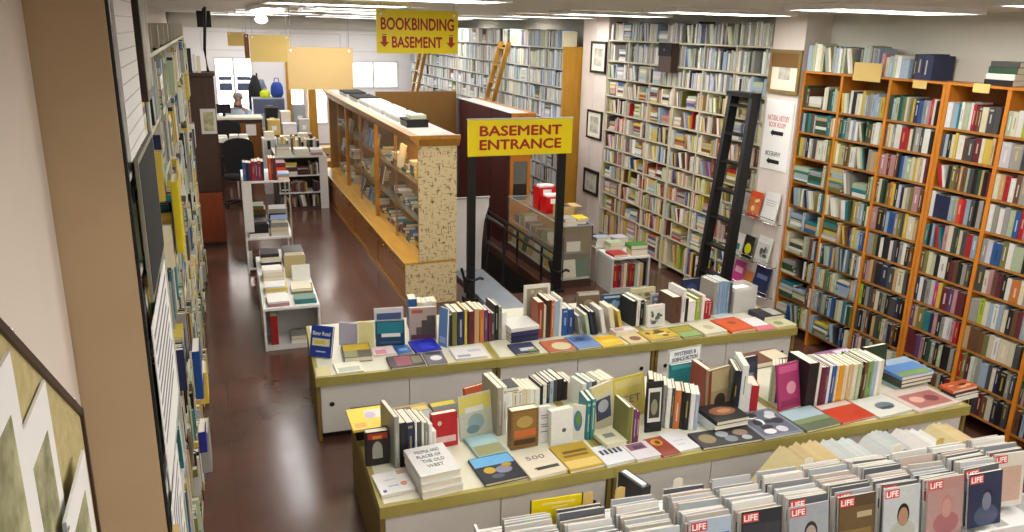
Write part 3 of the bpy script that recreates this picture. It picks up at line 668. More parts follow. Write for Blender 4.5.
# ------------------------------------------------------------------ hanging signs
def hang(Y, ax, bx, mat, label, name='hanging_sign', th=.012, rz=0):
    p = aty(ax[0], ax[1], Y); q = aty(bx[0], bx[1], Y)
    w = q.x - p.x; h = p.z - q.z
    o = thing(name, label, 'sign', Tr((p.x + q.x) / 2, Y, q.z) @ Rz(rz))
    bd = part('board', mat, o, (-w / 2, w / 2, 0, th, 0, h))
    for s in (-w / 2 + .04, w / 2 - .04):
        MB().tube([(s, th / 2, h), (s, th / 2, CEIL - q.z)], .003, 5).build('wire', 'greymetal', o)
        MB().lathe([(.014, 0), (.014, .004)], 10, X=Tr(s, -.0001, h - .035) @ Rx(PI / 2)).build('grommet', 'whiteink', o)
    return o, bd, w, h
o, bd, w, h = hang(7.0, (376, 9), (458, 54), 'yellow', 'yellow BOOKBINDING BASEMENT sign hanging from the ceiling')
text('BOOKBINDING', bd, Tr(0, -.0005, h * .68) @ Rx(PI / 2), w * .9, h * .29, 'redink', bold=.03); text('BASEMENT', bd, Tr(-.01 * w, -.0005, h * .26) @ Rx(PI / 2), w * .62, h * .27, 'redink', bold=.03)
for s in (-.41, .41):
    b = MB(); X = w * s
    b.prism([(X - .02, .44 * h), (X + .02, .44 * h), (X + .02, .42 * h), (X - .02, .42 * h)][::-1], -.003, 0, 'y'); b.prism([(X - .018, .4 * h), (X + .018, .4 * h), (X + .018, .26 * h), (X + .042, .26 * h), (X, .14 * h), (X - .042, .26 * h), (X - .018, .26 * h)][::-1], -.003, 0, 'y')
    b.build('arrow', 'redink', bd)
hang(8.6, (286.5, 47), (354, 89.5), 'manila', 'blank buff back of a hanging sign, nearest and largest of the row')
hang(12.6, (249, 34.5), (290.5, 62), 'card', 'blank buff hanging sign, second along the aisle')
hang(14.6, (243.5, 34), (250, 58), 'brownwood', 'narrow brown edge of a hanging sign behind the second buff sign')
hang(16.6, (227, 32), (246, 46), 'card', 'pale yellow hanging sign farthest down the aisle')
# ------------------------------------------------------------------ black ladder
def ladder(p0, p1, q0, q1, n, mat, label, wd=.045, dp=.09, name='ladder'):
    p0, p1, q0, q1 = map(Vector, (p0, p1, q0, q1))
    o = thing(name, label, 'ladder', Tr(p0)); I = o.matrix_world.inverted()
    for a, b_ in ((p0, q0), (p1, q1)):
        d = (b_ - a).normalized(); s = (p1 - p0).normalized(); u = d.cross(s).normalized(); b = MB()
        vs = [e + s * (x * wd / 2) + u * (y * dp / 2) for e in (a, b_) for x, y in ((-1, -1), (1, -1), (1, 1), (-1, 1))]
        b.add([I @ v for v in vs], [(0, 1, 2, 3), (7, 6, 5, 4), (0, 4, 5, 1), (1, 5, 6, 2), (2, 6, 7, 3), (3, 7, 4, 0)]); b.build('side_rail', mat, o)
    for k in range(n):
        f = (k + .6) / n; a = p0.lerp(q0, f); c = p1.lerp(q1, f); s = (c - a); b = MB(); w = s.normalized(); u = w.cross(Vector((0, 0, 1))).normalized()
        vs = [e + u * (y * dp * .45) + Vector((0, 0, z)) for e in (a + w * wd * .5, c - w * wd * .5) for y, z in ((-1, 0), (1, 0), (1, .025), (-1, .025))]
        b.add([I @ v for v in vs], [(0, 1, 2, 3), (7, 6, 5, 4), (0, 4, 5, 1), (1, 5, 6, 2), (2, 6, 7, 3), (3, 7, 4, 0)]); b.build('rung', mat, o)
    return o
o = ladder((5.16, 7.27, 0.0), (5.16, 6.80, 0.0), (5.60, 7.53, 2.46), (5.60, 7.16, 2.46), 8, 'black', 'tall black library ladder leaning against the white bookcase', .06, .11)
I = o.matrix_world.inverted(); b = MB(); b.box(5.52, 5.66, 7.13, 7.56, 2.45, 2.5, X=I); b.build('cap', 'black', o)
ladder((4.95, 15.4, .0), (4.95, 15.0, .0), (5.38, 14.5, 2.88), (5.38, 14.1, 2.88), 9, 'yellowwood', 'honey wood ladder leaning on the far shelves, nearer of two', .05, .08)
ladder((4.95, 21.0, .0), (4.95, 20.5, .0), (5.38, 20.3, 2.75), (5.38, 19.8, 2.75), 9, 'yellowwood', 'honey wood ladder leaning on the far shelves, next to the shop front', .05, .08)
# ------------------------------------------------------------------ pictures on the pilasters and notice board
def picture(X, px0, py0, px1, py1, label, frame='black', pr='print', bt=.03, mount='cream', rel=.22):
    p = atx(px0, py0, X); q = atx(px1, py1, X); w = abs(p.y - q.y); h = p.z - q.z
    o = thing('framed_picture', label, 'picture', Tr(X, max(p.y, q.y), q.z) @ RW)
    part('frame', frame, o, (0, bt, -.025, -.001, 0, h), (w - bt, w, -.025, -.001, 0, h), (bt, w - bt, -.025, -.001, 0, bt), (bt, w - bt, -.025, -.001, h - bt, h))
    part('mount', mount, o, (bt, w - bt, -.012, -.004, bt, h - bt)); part('print', pr, o, (w * rel, w * (1 - rel), -.0135, -.012, h * rel, h * (1 - rel)))
    return o
picture(5.695, 592.5, 41, 606, 74, 'black framed picture on the far pilaster, highest of three', bt=.035); picture(5.695, 588.5, 109, 601.5, 141, 'thin framed print in the middle of the far pilaster', bt=.03)
picture(5.695, 585, 167, 598, 197, 'dark framed picture lowest on the far pilaster, by the shelves', bt=.045, mount='greywhite')
o = picture(5.675, 773, 49, 798.5, 95.5, 'framed etching with a brown upper mount on the near pilaster', 'oliveside', 'print', .035, 'cream', .32)
p = atx(773, 49, 5.675); q = atx(798.5, 95.5, 5.675); w = abs(p.y - q.y); h = p.z - q.z
part('upper_mount', 'brownpanel', o, (.035, w - .035, -.0155, -.013, h * .6, h - .035))
p = atx(767, 98, 5.675); q = atx(789, 174, 5.675); w = abs(p.y - q.y) * 1.0; h = p.z - q.z
o = thing('notice_board', 'white NATURAL HISTORY notice with black arrows on the near pilaster', 'sign', Tr(5.679, 6.58 + .46, q.z) @ RW)
bd = part('board', 'paper', o, (0, .43, -.008, 0, 0, h))
text('NATURAL HISTORY', bd, Tr(.215, -.0082, h * .74) @ Rx(PI / 2), .34, .06, 'pinkink', bold=.02); text('BOOK ROOM', bd, Tr(.205, -.0082, h * .645) @ Rx(PI / 2), .26, .055, 'pinkink', bold=.02); text('BIOGRAPHY', bd, Tr(.19, -.0082, h * .23) @ Rx(PI / 2), .24, .05, 'greyink', bold=.02)
for zz, xx in ((.53, .215), (.12, .2)):
    b = MB(); b.prism([(xx - .1, h * zz + .0), (xx - .06, h * zz + .035), (xx - .06, h * zz + .02), (xx + .1, h * zz + .02), (xx + .1, h * zz - .02), (xx - .06, h * zz - .02), (xx - .06, h * zz - .035)], -.011, -.008, 'y'); b.build('arrow', 'blackink', bd)
# wire display rack on the pilaster
o = thing('wire_rack', 'three tier wire rack of face-out books on the near pilaster', 'rack', Tr(5.678, 7.05, 0) @ RW)
for z in (1.16, .68, .33):
    b = MB(); b.tube([(-.42, -.0, z), (-.42, -.09, z), (.46, -.09, z), (.46, 0, z)], .006, 6); b.tube([(-.42, -.09, z + .05), (.46, -.09, z + .05)], .005, 6)
    for k in range(8): b.tube([(-.42 + k * .125, -.09, z), (-.42 + k * .125, 0, z)], .004, 5)
    b.build('tier', 'chrome', o)
part('back_board', 'greywhite', o, (-.42, -.002, -.006, -.001, .2, 1.4))
RK = Tr(5.678, 7.05, 0) @ RW
for (x, z, w, h, c, art, lab) in ((-.05, 1.17, .2, .28, 'O', blobs('c4743a', ['e8b078', 'b0222c', 'f0d0a0'], 6), 'orange and red cover book face-out, left on the top tier of the pilaster rack'), (.19, 1.17, .24, .32, 'w', lines('9c9c96', (.7, .62, .54)), 'white booklet face-out on the top tier of the pilaster rack'),
                                  (-.36, .69, .12, .2, 'k', None, 'black cover book face-out at the left end of the middle rack tier'), (-.22, .69, .15, .24, 'w', [('r', .3, .2, .7, .5, '2a7c86')], 'white book with teal square, middle tier of the pilaster rack'), (-.05, .69, .16, .25, 'k', [('e', .5, .4, .35, .25, 'd2d21a')], 'black book with yellow disc, middle tier of the pilaster rack'), (.17, .69, .22, .3, 'w', blobs('c8c8c4', ['4a4a4c', '8c8c8c'], 8), 'white book with grey picture, middle tier of the pilaster rack'),
                                  (-.34, .34, .12, .2, 'm', None, 'maroon book at the left end of the lowest rack tier'), (-.19, .34, .19, .27, 'P', [('r', .15, .5, .85, .75, 'e8b0d0')], 'magenta cover book on the lowest tier of the pilaster rack'), (.02, .34, .13, .2, 'o', None, 'orange-brown cover book on the lowest tier of the pilaster rack'), (.18, .34, .25, .32, 'v', [('r', .15, .55, .85, .7, '6a7aa8')], 'navy cover book, right on the lowest tier of the pilaster rack')):
    book(RK @ Tr(x, -.065, z) @ Rx(PI / 2 - .18), w, h, .012, c, ('@', lab), art, force=True)
# picture of a black box of slides on the white shelf
p = atx(659, 40, 5.66)
o = thing('wooden_box', 'dark wooden box hung in front of the white shelves near the ceiling', 'box', Tr(5.58, 9.16, 2.62) @ RW)
part('case', 'darkwood', o, (0, .3, 0, .1, 0, .36)); part('lid', 'blackmat', o, (-.005, .305, -.01, 0, .2, .365)); part('knob', 'chrome', o, (.14, .16, -.02, -.01, .27, .29))
# ------------------------------------------------------------------ books on the display tables
def flat(fl, fr, bl, t, c, label, art=None, base=HT, title=None, spine=False):
    a, b_, d = (atz(*q, base + t) for q in (fl, fr, bl))
    u = b_ - a; w = u.length; yaw = math.atan2(u.y, u.x); yaw = max(-.17, min(.06, yaw)); n = Vector((-math.sin(yaw), math.cos(yaw), 0)); h = max(.08, abs((d - a).dot(n)))
    X = Tr(a.x, a.y, base + .0004) @ Rz(yaw)
    if spine: X = X @ Tr(w, 0, 0) @ Rz(PI / 2); w, h = h, w
    book(X, w, h, t, c, ('@', label), art, force=True, title=title); BOOKS[-1]['tb'] = 'flat'
def hsolve(P, ytop, lean=0., yaw=0.):
    dx = Vector((-math.sin(yaw) * math.sin(lean), math.cos(yaw) * math.sin(lean), math.cos(lean)))
    lo, hi = .05, .8
    for _ in range(30):
        m = (lo + hi) / 2
        if proj(P + dx * m)[1] > ytop: lo = m
        else: hi = m
    return lo
def face(bl, br, ytop, t, c, label, art=None, lean=.2, base=HT, title=None, soft=False):
    a, b_ = atz(*bl, base), atz(*br, base); u = b_ - a; yaw = math.atan2(u.y, u.x)
    h = hsolve(a, ytop, lean, yaw)
    # the cover plane stands on the front line; thickness goes behind
    X = Tr(a.x, a.y, base + .0006) @ Rz(yaw) @ Rx(PI / 2 - lean) @ Tr(0, 0, -t)
    zmin = min((X @ Vector((0, 0, z))).z for z in (0, t)); X = Tr(0, 0, base + .0006 - zmin) @ X
    book(X, u.length, h, t, c, ('@', label), art, force=True, title=title, soft=soft); BOOKS[-1]['tb'] = 'face'
def row(p0, p1, items, where, base=HT, lean=0., d=.2):
    """items: (relative thickness, y of the top of the spine, colour[, depth])"""
    a, b_ = atz(*p0, base), atz(*p1, base); u = b_ - a; yaw = math.atan2(u.y, u.x); L = u.length
    tot = sum(i[0] for i in items); x = 0; n = 0
    FR = Tr(a.x, a.y, base + .0006) @ Rz(yaw)
    for it in items:
        t = L * it[0] / tot
        if it[2] != ' ':
            n += 1; P = a + u.normalized() * x; h = hsolve(P, it[1]); dd = it[3] if len(it) > 3 else d * RND.uniform(.9, 1.05)
            X = FR @ Tr(x, RND.uniform(0, .012) if len(it) < 5 else it[4], 0)
            if lean > 0: X = X @ Ry(-lean)
            elif lean < 0: X = X @ Tr(t * .94, 0, 0) @ Ry(-lean) @ Tr(-t * .94, 0, 0)
            book(X @ UP, dd, h, t * .94 * (1 if not lean else math.cos(lean)), it[2], ('row', n, where), force=True, band=RND.choice([None, 'w', 'c', None, 'k', 'y']) if t > .02 else None); BOOKS[-1]['tb'] = 'row'
        x += t
# rear table
R2 = 'the rear table'
face((309, 357), (330.5, 359.5), 326, .03, '223c98', 'blue guide book propped face-out at the left corner of the rear table', [('r', .1, .36, .9, .6, 'd8d8b0'), ('r', .2, .42, .7, .54, 'd2c85a'), ('r', .3, .16, .75, .2, 'c8d0e8')], .3, title=[('River Road', .5, .76, .8, .13, 'whiteink')])
flat((303, 343), (311.5, 343), (302, 328), .012, 'c', 'small cream booklet with a pink picture at the left edge of the rear table', [('r', .2, .2, .8, .8, 'd8a888')])
face((339, 345), (357, 346), 323, .03, 'b8b4c8', 'plain lavender grey hardback standing face-out on the rear table', None, .08); face((358.5, 347), (374, 347), 322.5, .03, 'ddd6a0', 'plain pale yellow hardback standing face-out on the rear table', None, .08)
face((375, 339), (404, 337), 309.5, .03, 'L', 'pale lavender cover book standing behind the ship book on the rear table', [('r', .08, .62, .92, .84, '4a5a8a'), ('r', .1, .3, .9, .5, '8a92b8')], .1)
face((376, 347), (405, 345.5), 322, .03, '123a5a', 'dark teal book with a white ship on its cover, rear table', [('r', .05, .5, .95, .95, '1a7a8c'), ('r', .2, .36, .85, .5, 'e0e4e0'), ('r', .15, .1, .85, .18, '3a5a7a')], .12)
flat((344, 358.5), (372.5, 356), (341, 345), .04, '5a5448', 'dark boxed book with a yellow cover strip lying on the rear table', [('r', .03, .5, .97, .97, 'c0a428'), ('r', .05, .05, .5, .5, '8c8a5c')])
flat((375, 355.5), (397, 353), (372, 347.5), .012, 'e0ccd0', 'pink and white pamphlet lying by the ship book on the rear table', [('r', .1, .1, .6, .6, 'd08898')])
flat((397.5, 354), (412, 352), (395, 346), .012, 'b', 'small bright blue paperback lying on the rear table', [('r', .2, .3, .8, .6, '6aa0e0')])
flat((391, 368), (426, 364), (384, 357), .02, '3a2c30', 'dark book with a dull red cover picture at the front of the rear table', [('r', .2, .1, .65, .9, '8c4450'), ('r', .68, .2, .95, .8, '7c7860')])
flat((337, 373.5), (364, 370), (335, 363), .012, 'e0e0cc', 'pale cream booklet lying by the front edge of the rear table', [('r', .1, .1, .9, .5, 'b8beb0')])
flat((316, 378), (331, 376.5), (315, 369), .012, 'd8cc98', 'small buff notebook at the front left corner of the rear table')
flat((427, 364), (447, 362), (421.5, 352), .018, '6a6a70', 'grey book with a white oval on its cover at the front of the rear table', [('e', .55, .45, .3, .2, 'e0e0e0'), ('r', .1, .75, .9, .95, '3c3c44')])
flat((418, 354), (444, 350.5), (414, 342), .022, '1c28b4', 'deep royal blue book lying on the rear table', [('r', .3, .2, .8, .75, '3444d0')])
face((410, 343), (437, 341), 309.5, .045, 'a89890', 'taupe book with a dark diagonal cover standing face-out on the rear table', [('r', .05, .05, .95, .2, '5c3448'), ('r', .45, .2, .95, .62, '4a4440'), ('r', .25, .2, .45, .42, '5a524c'), ('r', .65, .62, .95, .75, '4a4440'), ('r', .1, .84, .5, .94, 'b05050')], .08)
row((409, 330), (437, 328), [(1.4, 300, 'b'), (.8, 303, 'c'), (.7, 303, 'w'), (.8, 302, 'w'), (.8, 302, 'c')], 'short row behind the taupe book, rear table', d=.16)
face((438.5, 345), (447, 348), 306.5, .025, '6a94cc', 'pale blue book turned slightly outward at the start of the long rear row', [('r', .15, .1, .85, .25, 'a8c4e4')], .05)
row((450, 347), (506.5, 339.2), [(.9, 316, 'k'), (1.6, 313, 'i'), (2.2, 312.5, 'v'), (.9, 310, 'y'), (.5, 311, 'k'), (1.9, 312, 'm'), (1.6, 310, 'h'), (1.5, 310, 'o'), (1.5, 311, 'u'), (.9, 313, 'm'), (1.2, 314, 'd'), (1.3, 306, 'k'), (1.0, 307, 'g'), (1.6, 313, 'w')], 'long row left of the navy pile, rear table', d=.24)
zz = HT
for k in range(4):
    flat((509 - k * .3, 340 - k * 4.6), (536, 336 - k * 4.6), (505, 329 - k * 4.6), .034, 'vv3w'[k] if k != 2 else '3a3a70', ['lowest navy volume in the flat pile at the middle of the rear table', 'second navy volume up in the flat pile on the rear table', 'third, purple-navy volume in the flat pile on the rear table', 'white paperback topping the navy pile on the rear table'][k], None, zz, spine=True); zz += .0348
flat((456, 359), (488, 355.5), (452, 348), .02, 'paper' if 0 else 'e4e4e4', 'loose pile of white leaflets at the front of the rear table', [('r', .1, .1, .5, .3, '9ca4b4'), ('r', .5, .5, .9, .7, 'c8ccd4')])
flat((516, 354), (540, 351), (512, 344), .016, '3a3c5c', 'small navy book with white and green cover on the rear table', [('r', .3, .2, .9, .5, 'c8d0d8'), ('r', .6, .1, .95, .3, '8c9a4a')])
face((526, 333), (552, 330), 289.5, .022, 'e0dccc', 'tall white framed art book standing in the middle row of the rear table', blobs('98907c', ['5c5444', 'c0b8a0', '3c382c'], 9, .1, .08, .9, .92, 3), .04)
row((537.5, 339), (574, 334.5), [(2.4, 303, '8c3c24', .16), (.8, 306, 'c', .2), (2, 301, '4a2c24'), (1.2, 301, 'o'), (2.2, 302, 'l'), (.9, 299, 'w'), (2.4, 309, 'b'), (2.6, 310, '2c4c84')], 'middle row beside the white art book, rear table', d=.22)
row((578, 337), (603, 334), [(1, 316, 'g'), (1, 315, 's'), (1.1, 313, 'k'), (1.3, 311, 'w'), (.9, 311, 'v'), (1.6, 309, 'c'), (1, 313, 'y')], 'slanting row at the middle of the rear table', lean=.2, d=.2)
face((580, 330), (602.5, 328), 296, .03, '6c5c48', 'brown grey book standing face-out behind the slanting row, rear table', [('e', .5, .6, .25, .18, 'a49070'), ('r', .05, .9, .95, .98, 'c8c4bc')], .08)
face((604.5, 322), (629.5, 319.5), 297.5, .03, '2c4a6c', 'dark blue book with a pale figure standing face-out, rear table', [('e', .5, .45, .14, .3, '8cacc8'), ('e', .62, .6, .16, .1, '8cacc8'), ('r', .1, .84, .9, .92, 'b8c8d4')], .12)
flat((619, 335), (640, 331.8), (616, 330), .045, 'd8ccc8', 'thick pink-white annual lying in the middle of the rear table', [('r', .1, .3, .6, .8, 'b89898'), ('r', .5, .2, .9, .6, 'e8e0dc')])
flat((553, 354.5), (580, 351), (546.5, 343.5), .016, 'b86a4c', 'terracotta and cream book lying near the front, rear table', [('e', .6, .4, .35, .35, 'd8cca0')])
flat((581, 350.5), (605, 347), (575.5, 338), .02, '6a86b8', 'periwinkle blue book lying near the front, rear table', [('r', .1, .5, .9, .9, '4c6aa0'), ('e', .5, .7, .2, .15, '2c4468')])
flat((607, 346.5), (629, 343.5), (602, 336.5), .014, 'e0b41c', 'bright golden yellow book lying near the front, rear table', [('r', .2, .3, .8, .6, 'ecd050')])
flat((632, 343.5), (650, 341), (624, 335), .014, 'd8c894', 'cream book with a brown oval cover, rear table', [('e', .55, .5, .3, .25, '7a4a34')])
face((631, 311), (655, 308), 289.5, .03, 'd0c8a0', 'cream cover book standing face-out at the back of the rear table', blobs('b8ae84', ['6c6440', '8c845c'], 7, .1, .1, .9, .8, 5), .1)
row((632, 327), (646, 325), [(1.5, 302, 'k'), (1.2, 300, 'w'), (1.4, 301, 'k'), (.8, 301, 'g')], 'dark short row by the patterned white book, rear table', d=.22)
face((647, 328.5), (664.5, 326), 306.5, .03, 'e4e4e0', 'white book with grey figures on the cover, rear table', blobs('d8d8d4', ['5c5c60', '9c9ca0', '4a6a5c'], 9, .15, .1, .9, .8, 8), .1)
face((655, 318), (673, 316), 297, .03, '9ca0b0', 'grey mottled book standing behind the patterned white book', blobs('6c7080', ['c8ccd4', '34384a'], 8, .05, .1, .95, .9, 9), .12)
row((672, 324), (711, 318.5), [(2.6, 298, '5a3a2c', .24), (1.1, 290, 'w', .24), (.9, 299, 'k'), (2.4, 302, 'w'), (1.2, 299, 'f'), (.6, 296, 'g'), (.9, 296, 'w'), (1.0, 301, 'r'), (1.1, 301, 'r')], 'row with the red book at its end, rear table', d=.22)
face((682, 303), (700, 301), 280, .03, '20284c', 'navy star chart book standing at the back of the rear table', [('e', .5, .5, .3, .3, '3c4a7c')], .1)
row((712, 316.5), (730, 314), [(1, 283, 'g'), (1, 283, 'l'), (1, 282, '88a8c4'), (1, 282, '7898b8'), (1, 282, '88a8c4'), (1, 282, '7898b8'), (.8, 283, 'd')], 'pale blue journal run, rear table', d=.24)
o = thing('magazine_box', 'translucent grey-white file box beside the pale blue journals, rear table', 'box')
a = atz(732.5, 314, HT); b2 = atz(755, 310.5, HT); hb = hsolve(a, 289); yw = math.atan2(b2.y - a.y, b2.x - a.x); wl = (b2 - a).length
o.matrix_world = Tr(a.x, a.y, HT + .0006) @ Rz(yw)
part('shell', 'acrylic', o, (0, wl, 0, .006, 0, hb), (0, wl, .2, .206, 0, hb), (0, .006, .006, .2, 0, hb), (wl - .006, wl, .006, .2, 0, hb), (.006, wl - .006, .006, .2, 0, .006)); part('papers', 'paper', o, (.012, wl - .012, .02, .19, .007, hb * .85))
flat((657, 341), (687, 336), (652.5, 330.5), .02, 'b89c3c', 'yellow book with brown photographs lying at the rear table front', blobs('d0b040', ['5c4420', '8c6c2c', 'e8d890'], 8, .1, .1, .95, .9, 12))
flat((686, 337.5), (706, 334.5), (679, 326), .018, '7c8c3c', 'green landscape book lying near the front, rear table', [('r', .05, .05, .95, .45, '8cac6c'), ('r', .05, .5, .95, .9, 'a8983c')])
flat((704, 336), (726, 332.5), (695.5, 324), .03, 'dcd8bc', 'cream hardback lying near the front, rear table', [('e', .55, .5, .2, .2, 'b8b090')])
flat((728, 334), (752, 329.5), (716, 320.5), .024, 'cc4c20', 'large orange-red book lying open side down, rear table', [('r', .1, .1, .9, .9, 'd8602c'), ('e', .55, .6, .15, .12, '9c4420')])
flat((753, 331), (771, 328.5), (743, 318), .012, 'd87888', 'pink and white magazine lying at the right of the rear table', [('r', .1, .3, .98, .98, 'e8e8e8')])
flat((772, 327), (792, 324), (768, 319), .016, 'c8c49c', 'pale greenish booklet at the right end of the rear table', [('e', .4, .5, .2, .25, '8c9070')])
flat((757, 319.5), (778, 316.5), (752, 310), .05, '2c2e34', 'black boxed volume at the back right corner of the rear table', [('r', .5, .1, .95, .9, 'b0b0a8')])
flat((713, 319), (729, 316), (711.5, 312), .012, 'd8e4e0', 'pale mint card lying in front of the journals, rear table')
# front table
yb = [(('352', 0))]
face((371, 466), (394, 462.5), 433, .06, '241c1e', 'small black book with a red top and grey arch, front table corner', [('r', .1, .78, .95, .95, 'a83424'), ('r', .3, .78, .7, .88, 'd88c3c'), ('e', .5, .45, .22, .26, '9c9c94'), ('r', .28, .2, .72, .45, '9c9c94')], .06)
o = thing('black_box', 'black box under the yellow book at the front table corner', 'box'); a = atz(355, 446, HT); o.matrix_world = Tr(a.x, a.y + .06, HT + .0006) @ Rz(-.03); part('tray', 'black', o, (.02, .24, 0, .2, 0, .12)); part('lid', 'blackmat', o, (.015, .245, -.005, .205, .12, .135))
flat((354, 434), (391, 428.5), (352, 412), .016, 'Y', 'bright yellow book lying on the black box, front table', [('r', .45, .45, .92, .85, 'e0dcd0'), ('e', .6, .6, .15, .15, 'c8b8d0'), ('r', .1, .1, .4, .3, 'e8a830')], HT + .1365)
row((395.5, 469), (437, 459), [(1.5, 418, 'g', .26), (2.2, 424, 'k', .2), (2.4, 424, 'v', .2), (.6, 423, 'w', .2), (1.5, 423, 'd', .2), (.8, 423, 'w', .2), (1.3, 424, '8c9484', .2), (1.2, 425, 'w', .2), (1.2, 432, 'w', .14)], 'black and white row, left end of the front table', d=.2)
face((432.5, 450), (458, 445), 416, .05, 'b02028', 'red book standing face-out near the left end of the front table', [('r', .1, .14, .92, .32, 'dcb8b8'), ('e', .3, .72, .08, .07, 'd8c8b0')], .06)
flat((400, 421), (433, 413), (393, 408), .035, 'b89448', 'ochre picture book lying at the back left of the front table', [('r', .1, .2, .5, .9, '6c4428'), ('r', .55, .3, .95, .8, 'd8c068')])
flat((412, 425.5), (438, 419), (404, 413), .02, '88908c', 'grey green atlas lying at the back of the front table', [('r', .1, .1, .9, .9, 'a4aca4')], HT + .036)
flat((436, 414), (460, 407), (430, 403), .05, '5c6464', 'slate grey portfolio lying at the back of the front table', [('r', .05, .6, .95, .95, 'd2c030')])
face((466, 412), (489, 405), 389.5, .03, 'c85a34', 'orange-red book standing at the back, behind the pale poster book', None, .12)
face((462, 443), (494.5, 434), 399.5, .014, 'b8bcac', 'tall pale grey-green book with yellow top leaning face-out, front table', [('r', .02, .62, .98, .98, 'd0c468'), ('r', .2, .6, .75, .72, 'd4d8d0'), ('e', .5, .35, .25, .2, '8ca4a4'), ('e', .4, .2, .2, .1, '6c8890')], .16)
flat((378, 496), (413, 488.5), (372.5, 474.5), .018, 'e4e4e4', 'white booklet with coloured doodles at the front table corner', [('r', .1, .1, .2, .2, '5a4a9c'), ('e', .75, .35, .1, .1, 'd88c6c'), ('r', .3, .3, .6, .35, '9cb4d4'), ('r', .25, .6, .6, .65, 'c8d0dc'), ('r', .7, .8, .95, .98, 'c0a890')])
zz = HT
for k in range(3):
    flat((416.5 - k * 1.0, 499.5 - k * 8), (458.5 - k * 1.5, 489.5 - k * 8), (404.5, 470 - k * 8), .044, 'dcdcdc', ['lowest white hardback of the three piled near the front table edge', 'middle white hardback of the pile near the front table edge', 'top white hardback with faint grey lettering, pile near the front table edge'][k], None, zz, [('PEOPLE AND', .5, .8, .62, .1, 'greyink'), ('PLACES OF', .48, .63, .6, .1, 'greyink'), ('THE OLD', .52, .46, .55, .1, 'greyink'), ('WEST', .5, .29, .4, .1, 'greyink')] if k == 2 else None); zz += .0448
flat((477, 457), (505.5, 449.5), (467, 436.5), .022, '9cc0c4', 'large pale teal picture book lying at the centre left of the front table', [('r', .05, .05, .95, .5, '9c9c70'), ('r', .05, .5, .95, .95, 'a8ccd0')])
flat((486.5, 480), (528, 471), (474.5, 455), .02, '2c3038', 'blue sky picture book with a dark yellow scene, front table edge', [('r', .02, .62, .98, .98, '6cb0e0'), ('e', .3, .45, .14, .12, 'c8a83c'), ('e', .62, .4, .2, .14, '8c8ca0'), ('e', .75, .55, .12, .08, 'b8902c'), ('e', .4, .2, .15, .08, '5c6070')])
row((497.5, 437), (507, 435), [(1.2, 389, 'a8a090', .26), (.8, 388, 'w', .26)], 'tall pair by the gold-brown book, front table')
row((507, 412), (575, 398), [(1.3, 391, 'w'), (1.3, 391, 'c'), (1.0, 391, 'w'), (1.0, 390, 'c'), (1.0, 390, 'c'), (1.0, 390, 'w'), (1.3, 390, 'w'), (.6, 386, 'k'), (1.0, 385, 'w'), (.7, 383, 'v'), (1.0, 382, 'l'), (.9, 381, 'd'), (1.5, 380, 'k'), (.9, 382, 'k'), (1.2, 383, 'c'), (.7, 382, 'w')], 'white and navy row at the back, front table', d=.2)
flat((503, 389), (517, 386), (500, 380), .03, 'd', 'dark grey book lying across the white row, front table', None, HT + .28)
face((511, 451), (538, 446), 412.5, .07, '7c5c30', 'thick gold-brown book standing face-out at the centre of the front table', [('r', .08, .08, .92, .95, '8c6a34'), ('r', .12, .3, .9, .48, 'c86a38'), ('e', .5, .68, .3, .15, 'b09858'), ('r', .1, .1, .9, .24, '4a3420')], .05)
face((539, 444), (551, 442), 408, .03, 'e0e0dc', 'white book with small black lettering beside the gold-brown book', lines('5c5c60', (.75, .68, .5, .44, .3)), .04)
face((550.5, 447), (572, 442), 412, .05, 'e4e4e0', 'thick plain white book with a tiny dark motif, front table', [('e', .6, .4, .1, .06, '4c545c')], .06)
face((573, 439), (585, 441), 404.5, .02, 'dcdcd8', 'white book with a blue and green globe cover, front table', [('e', .45, .55, .35, .3, '4c7cac'), ('e', .5, .6, .2, .2, '6c9c4c')], .05)
row((586, 441), (594.5, 440), [(1, 402, 't', .16), (1, 400, '4c8c84', .16)], 'teal pair behind the globe book, front table')
flat((535.5, 479), (572.5, 470), (521.5, 456), .022, 'dcd6c0', 'cream book titled 500 lying at the front table edge', [('r', .3, .22, .9, .34, '3c3a34'), ('r', .25, .28, .5, .32, '3c3a34')], title=[('500', .5, .75, .5, .16, 'greyink')])
flat((579, 471.5), (614, 464), (560.5, 447), .024, 'b0922c', 'gold book with brown lettering lying at the front table edge', [('r', .05, .06, .95, .35, 'd8bc6c'), ('r', .2, .62, .9, .72, '6c4c18'), ('r', .15, .48, .85, .56, '7c5a1c')])
face((591, 433), (612, 423), 389, .02, 'd0ccb0', 'white book with a slanted landscape photo, front table', [('r', .15, .2, .85, .68, '4c5068'), ('e', .5, .5, .25, .14, 'b8c0c8'), ('r', .05, .8, .95, .95, 'd8cc88')], .14)
face((613, 423), (645, 414), 381, .016, 'd2c058', 'tall yellow book titled GET standing face-out, front table', [('r', .05, .06, .95, .95, 'd8c868'), ('r', .1, .75, .9, .92, 'dcd088')], .18, title=[('GET', .55, .45, .6, .18, 'greyink')])
row((581, 408), (612, 400), [(1.2, 384, 'w'), (1.2, 383, 'l'), (1.6, 383, 'd'), (1, 383, 'w'), (1.6, 381, 'c'), (1.4, 380, 'w'), (1.2, 379, 'c')], 'pale row behind the landscape photo book, front table', d=.18)
row((626.5, 447), (638, 445), [(1.4, 408, 'i', .2), (.5, 409, 'y', .2), (1, 410, 'u', .2), (1, 412, '7c2c4c', .2)], 'yellow and purple group at the unit joint, front table')
flat((602, 444.5), (623, 440), (594, 428.5), .03, 'd4d4b0', 'cream book with a small grey view lying on a white one', [('r', .25, .4, .75, .65, '7c8484')], HT + .0205)
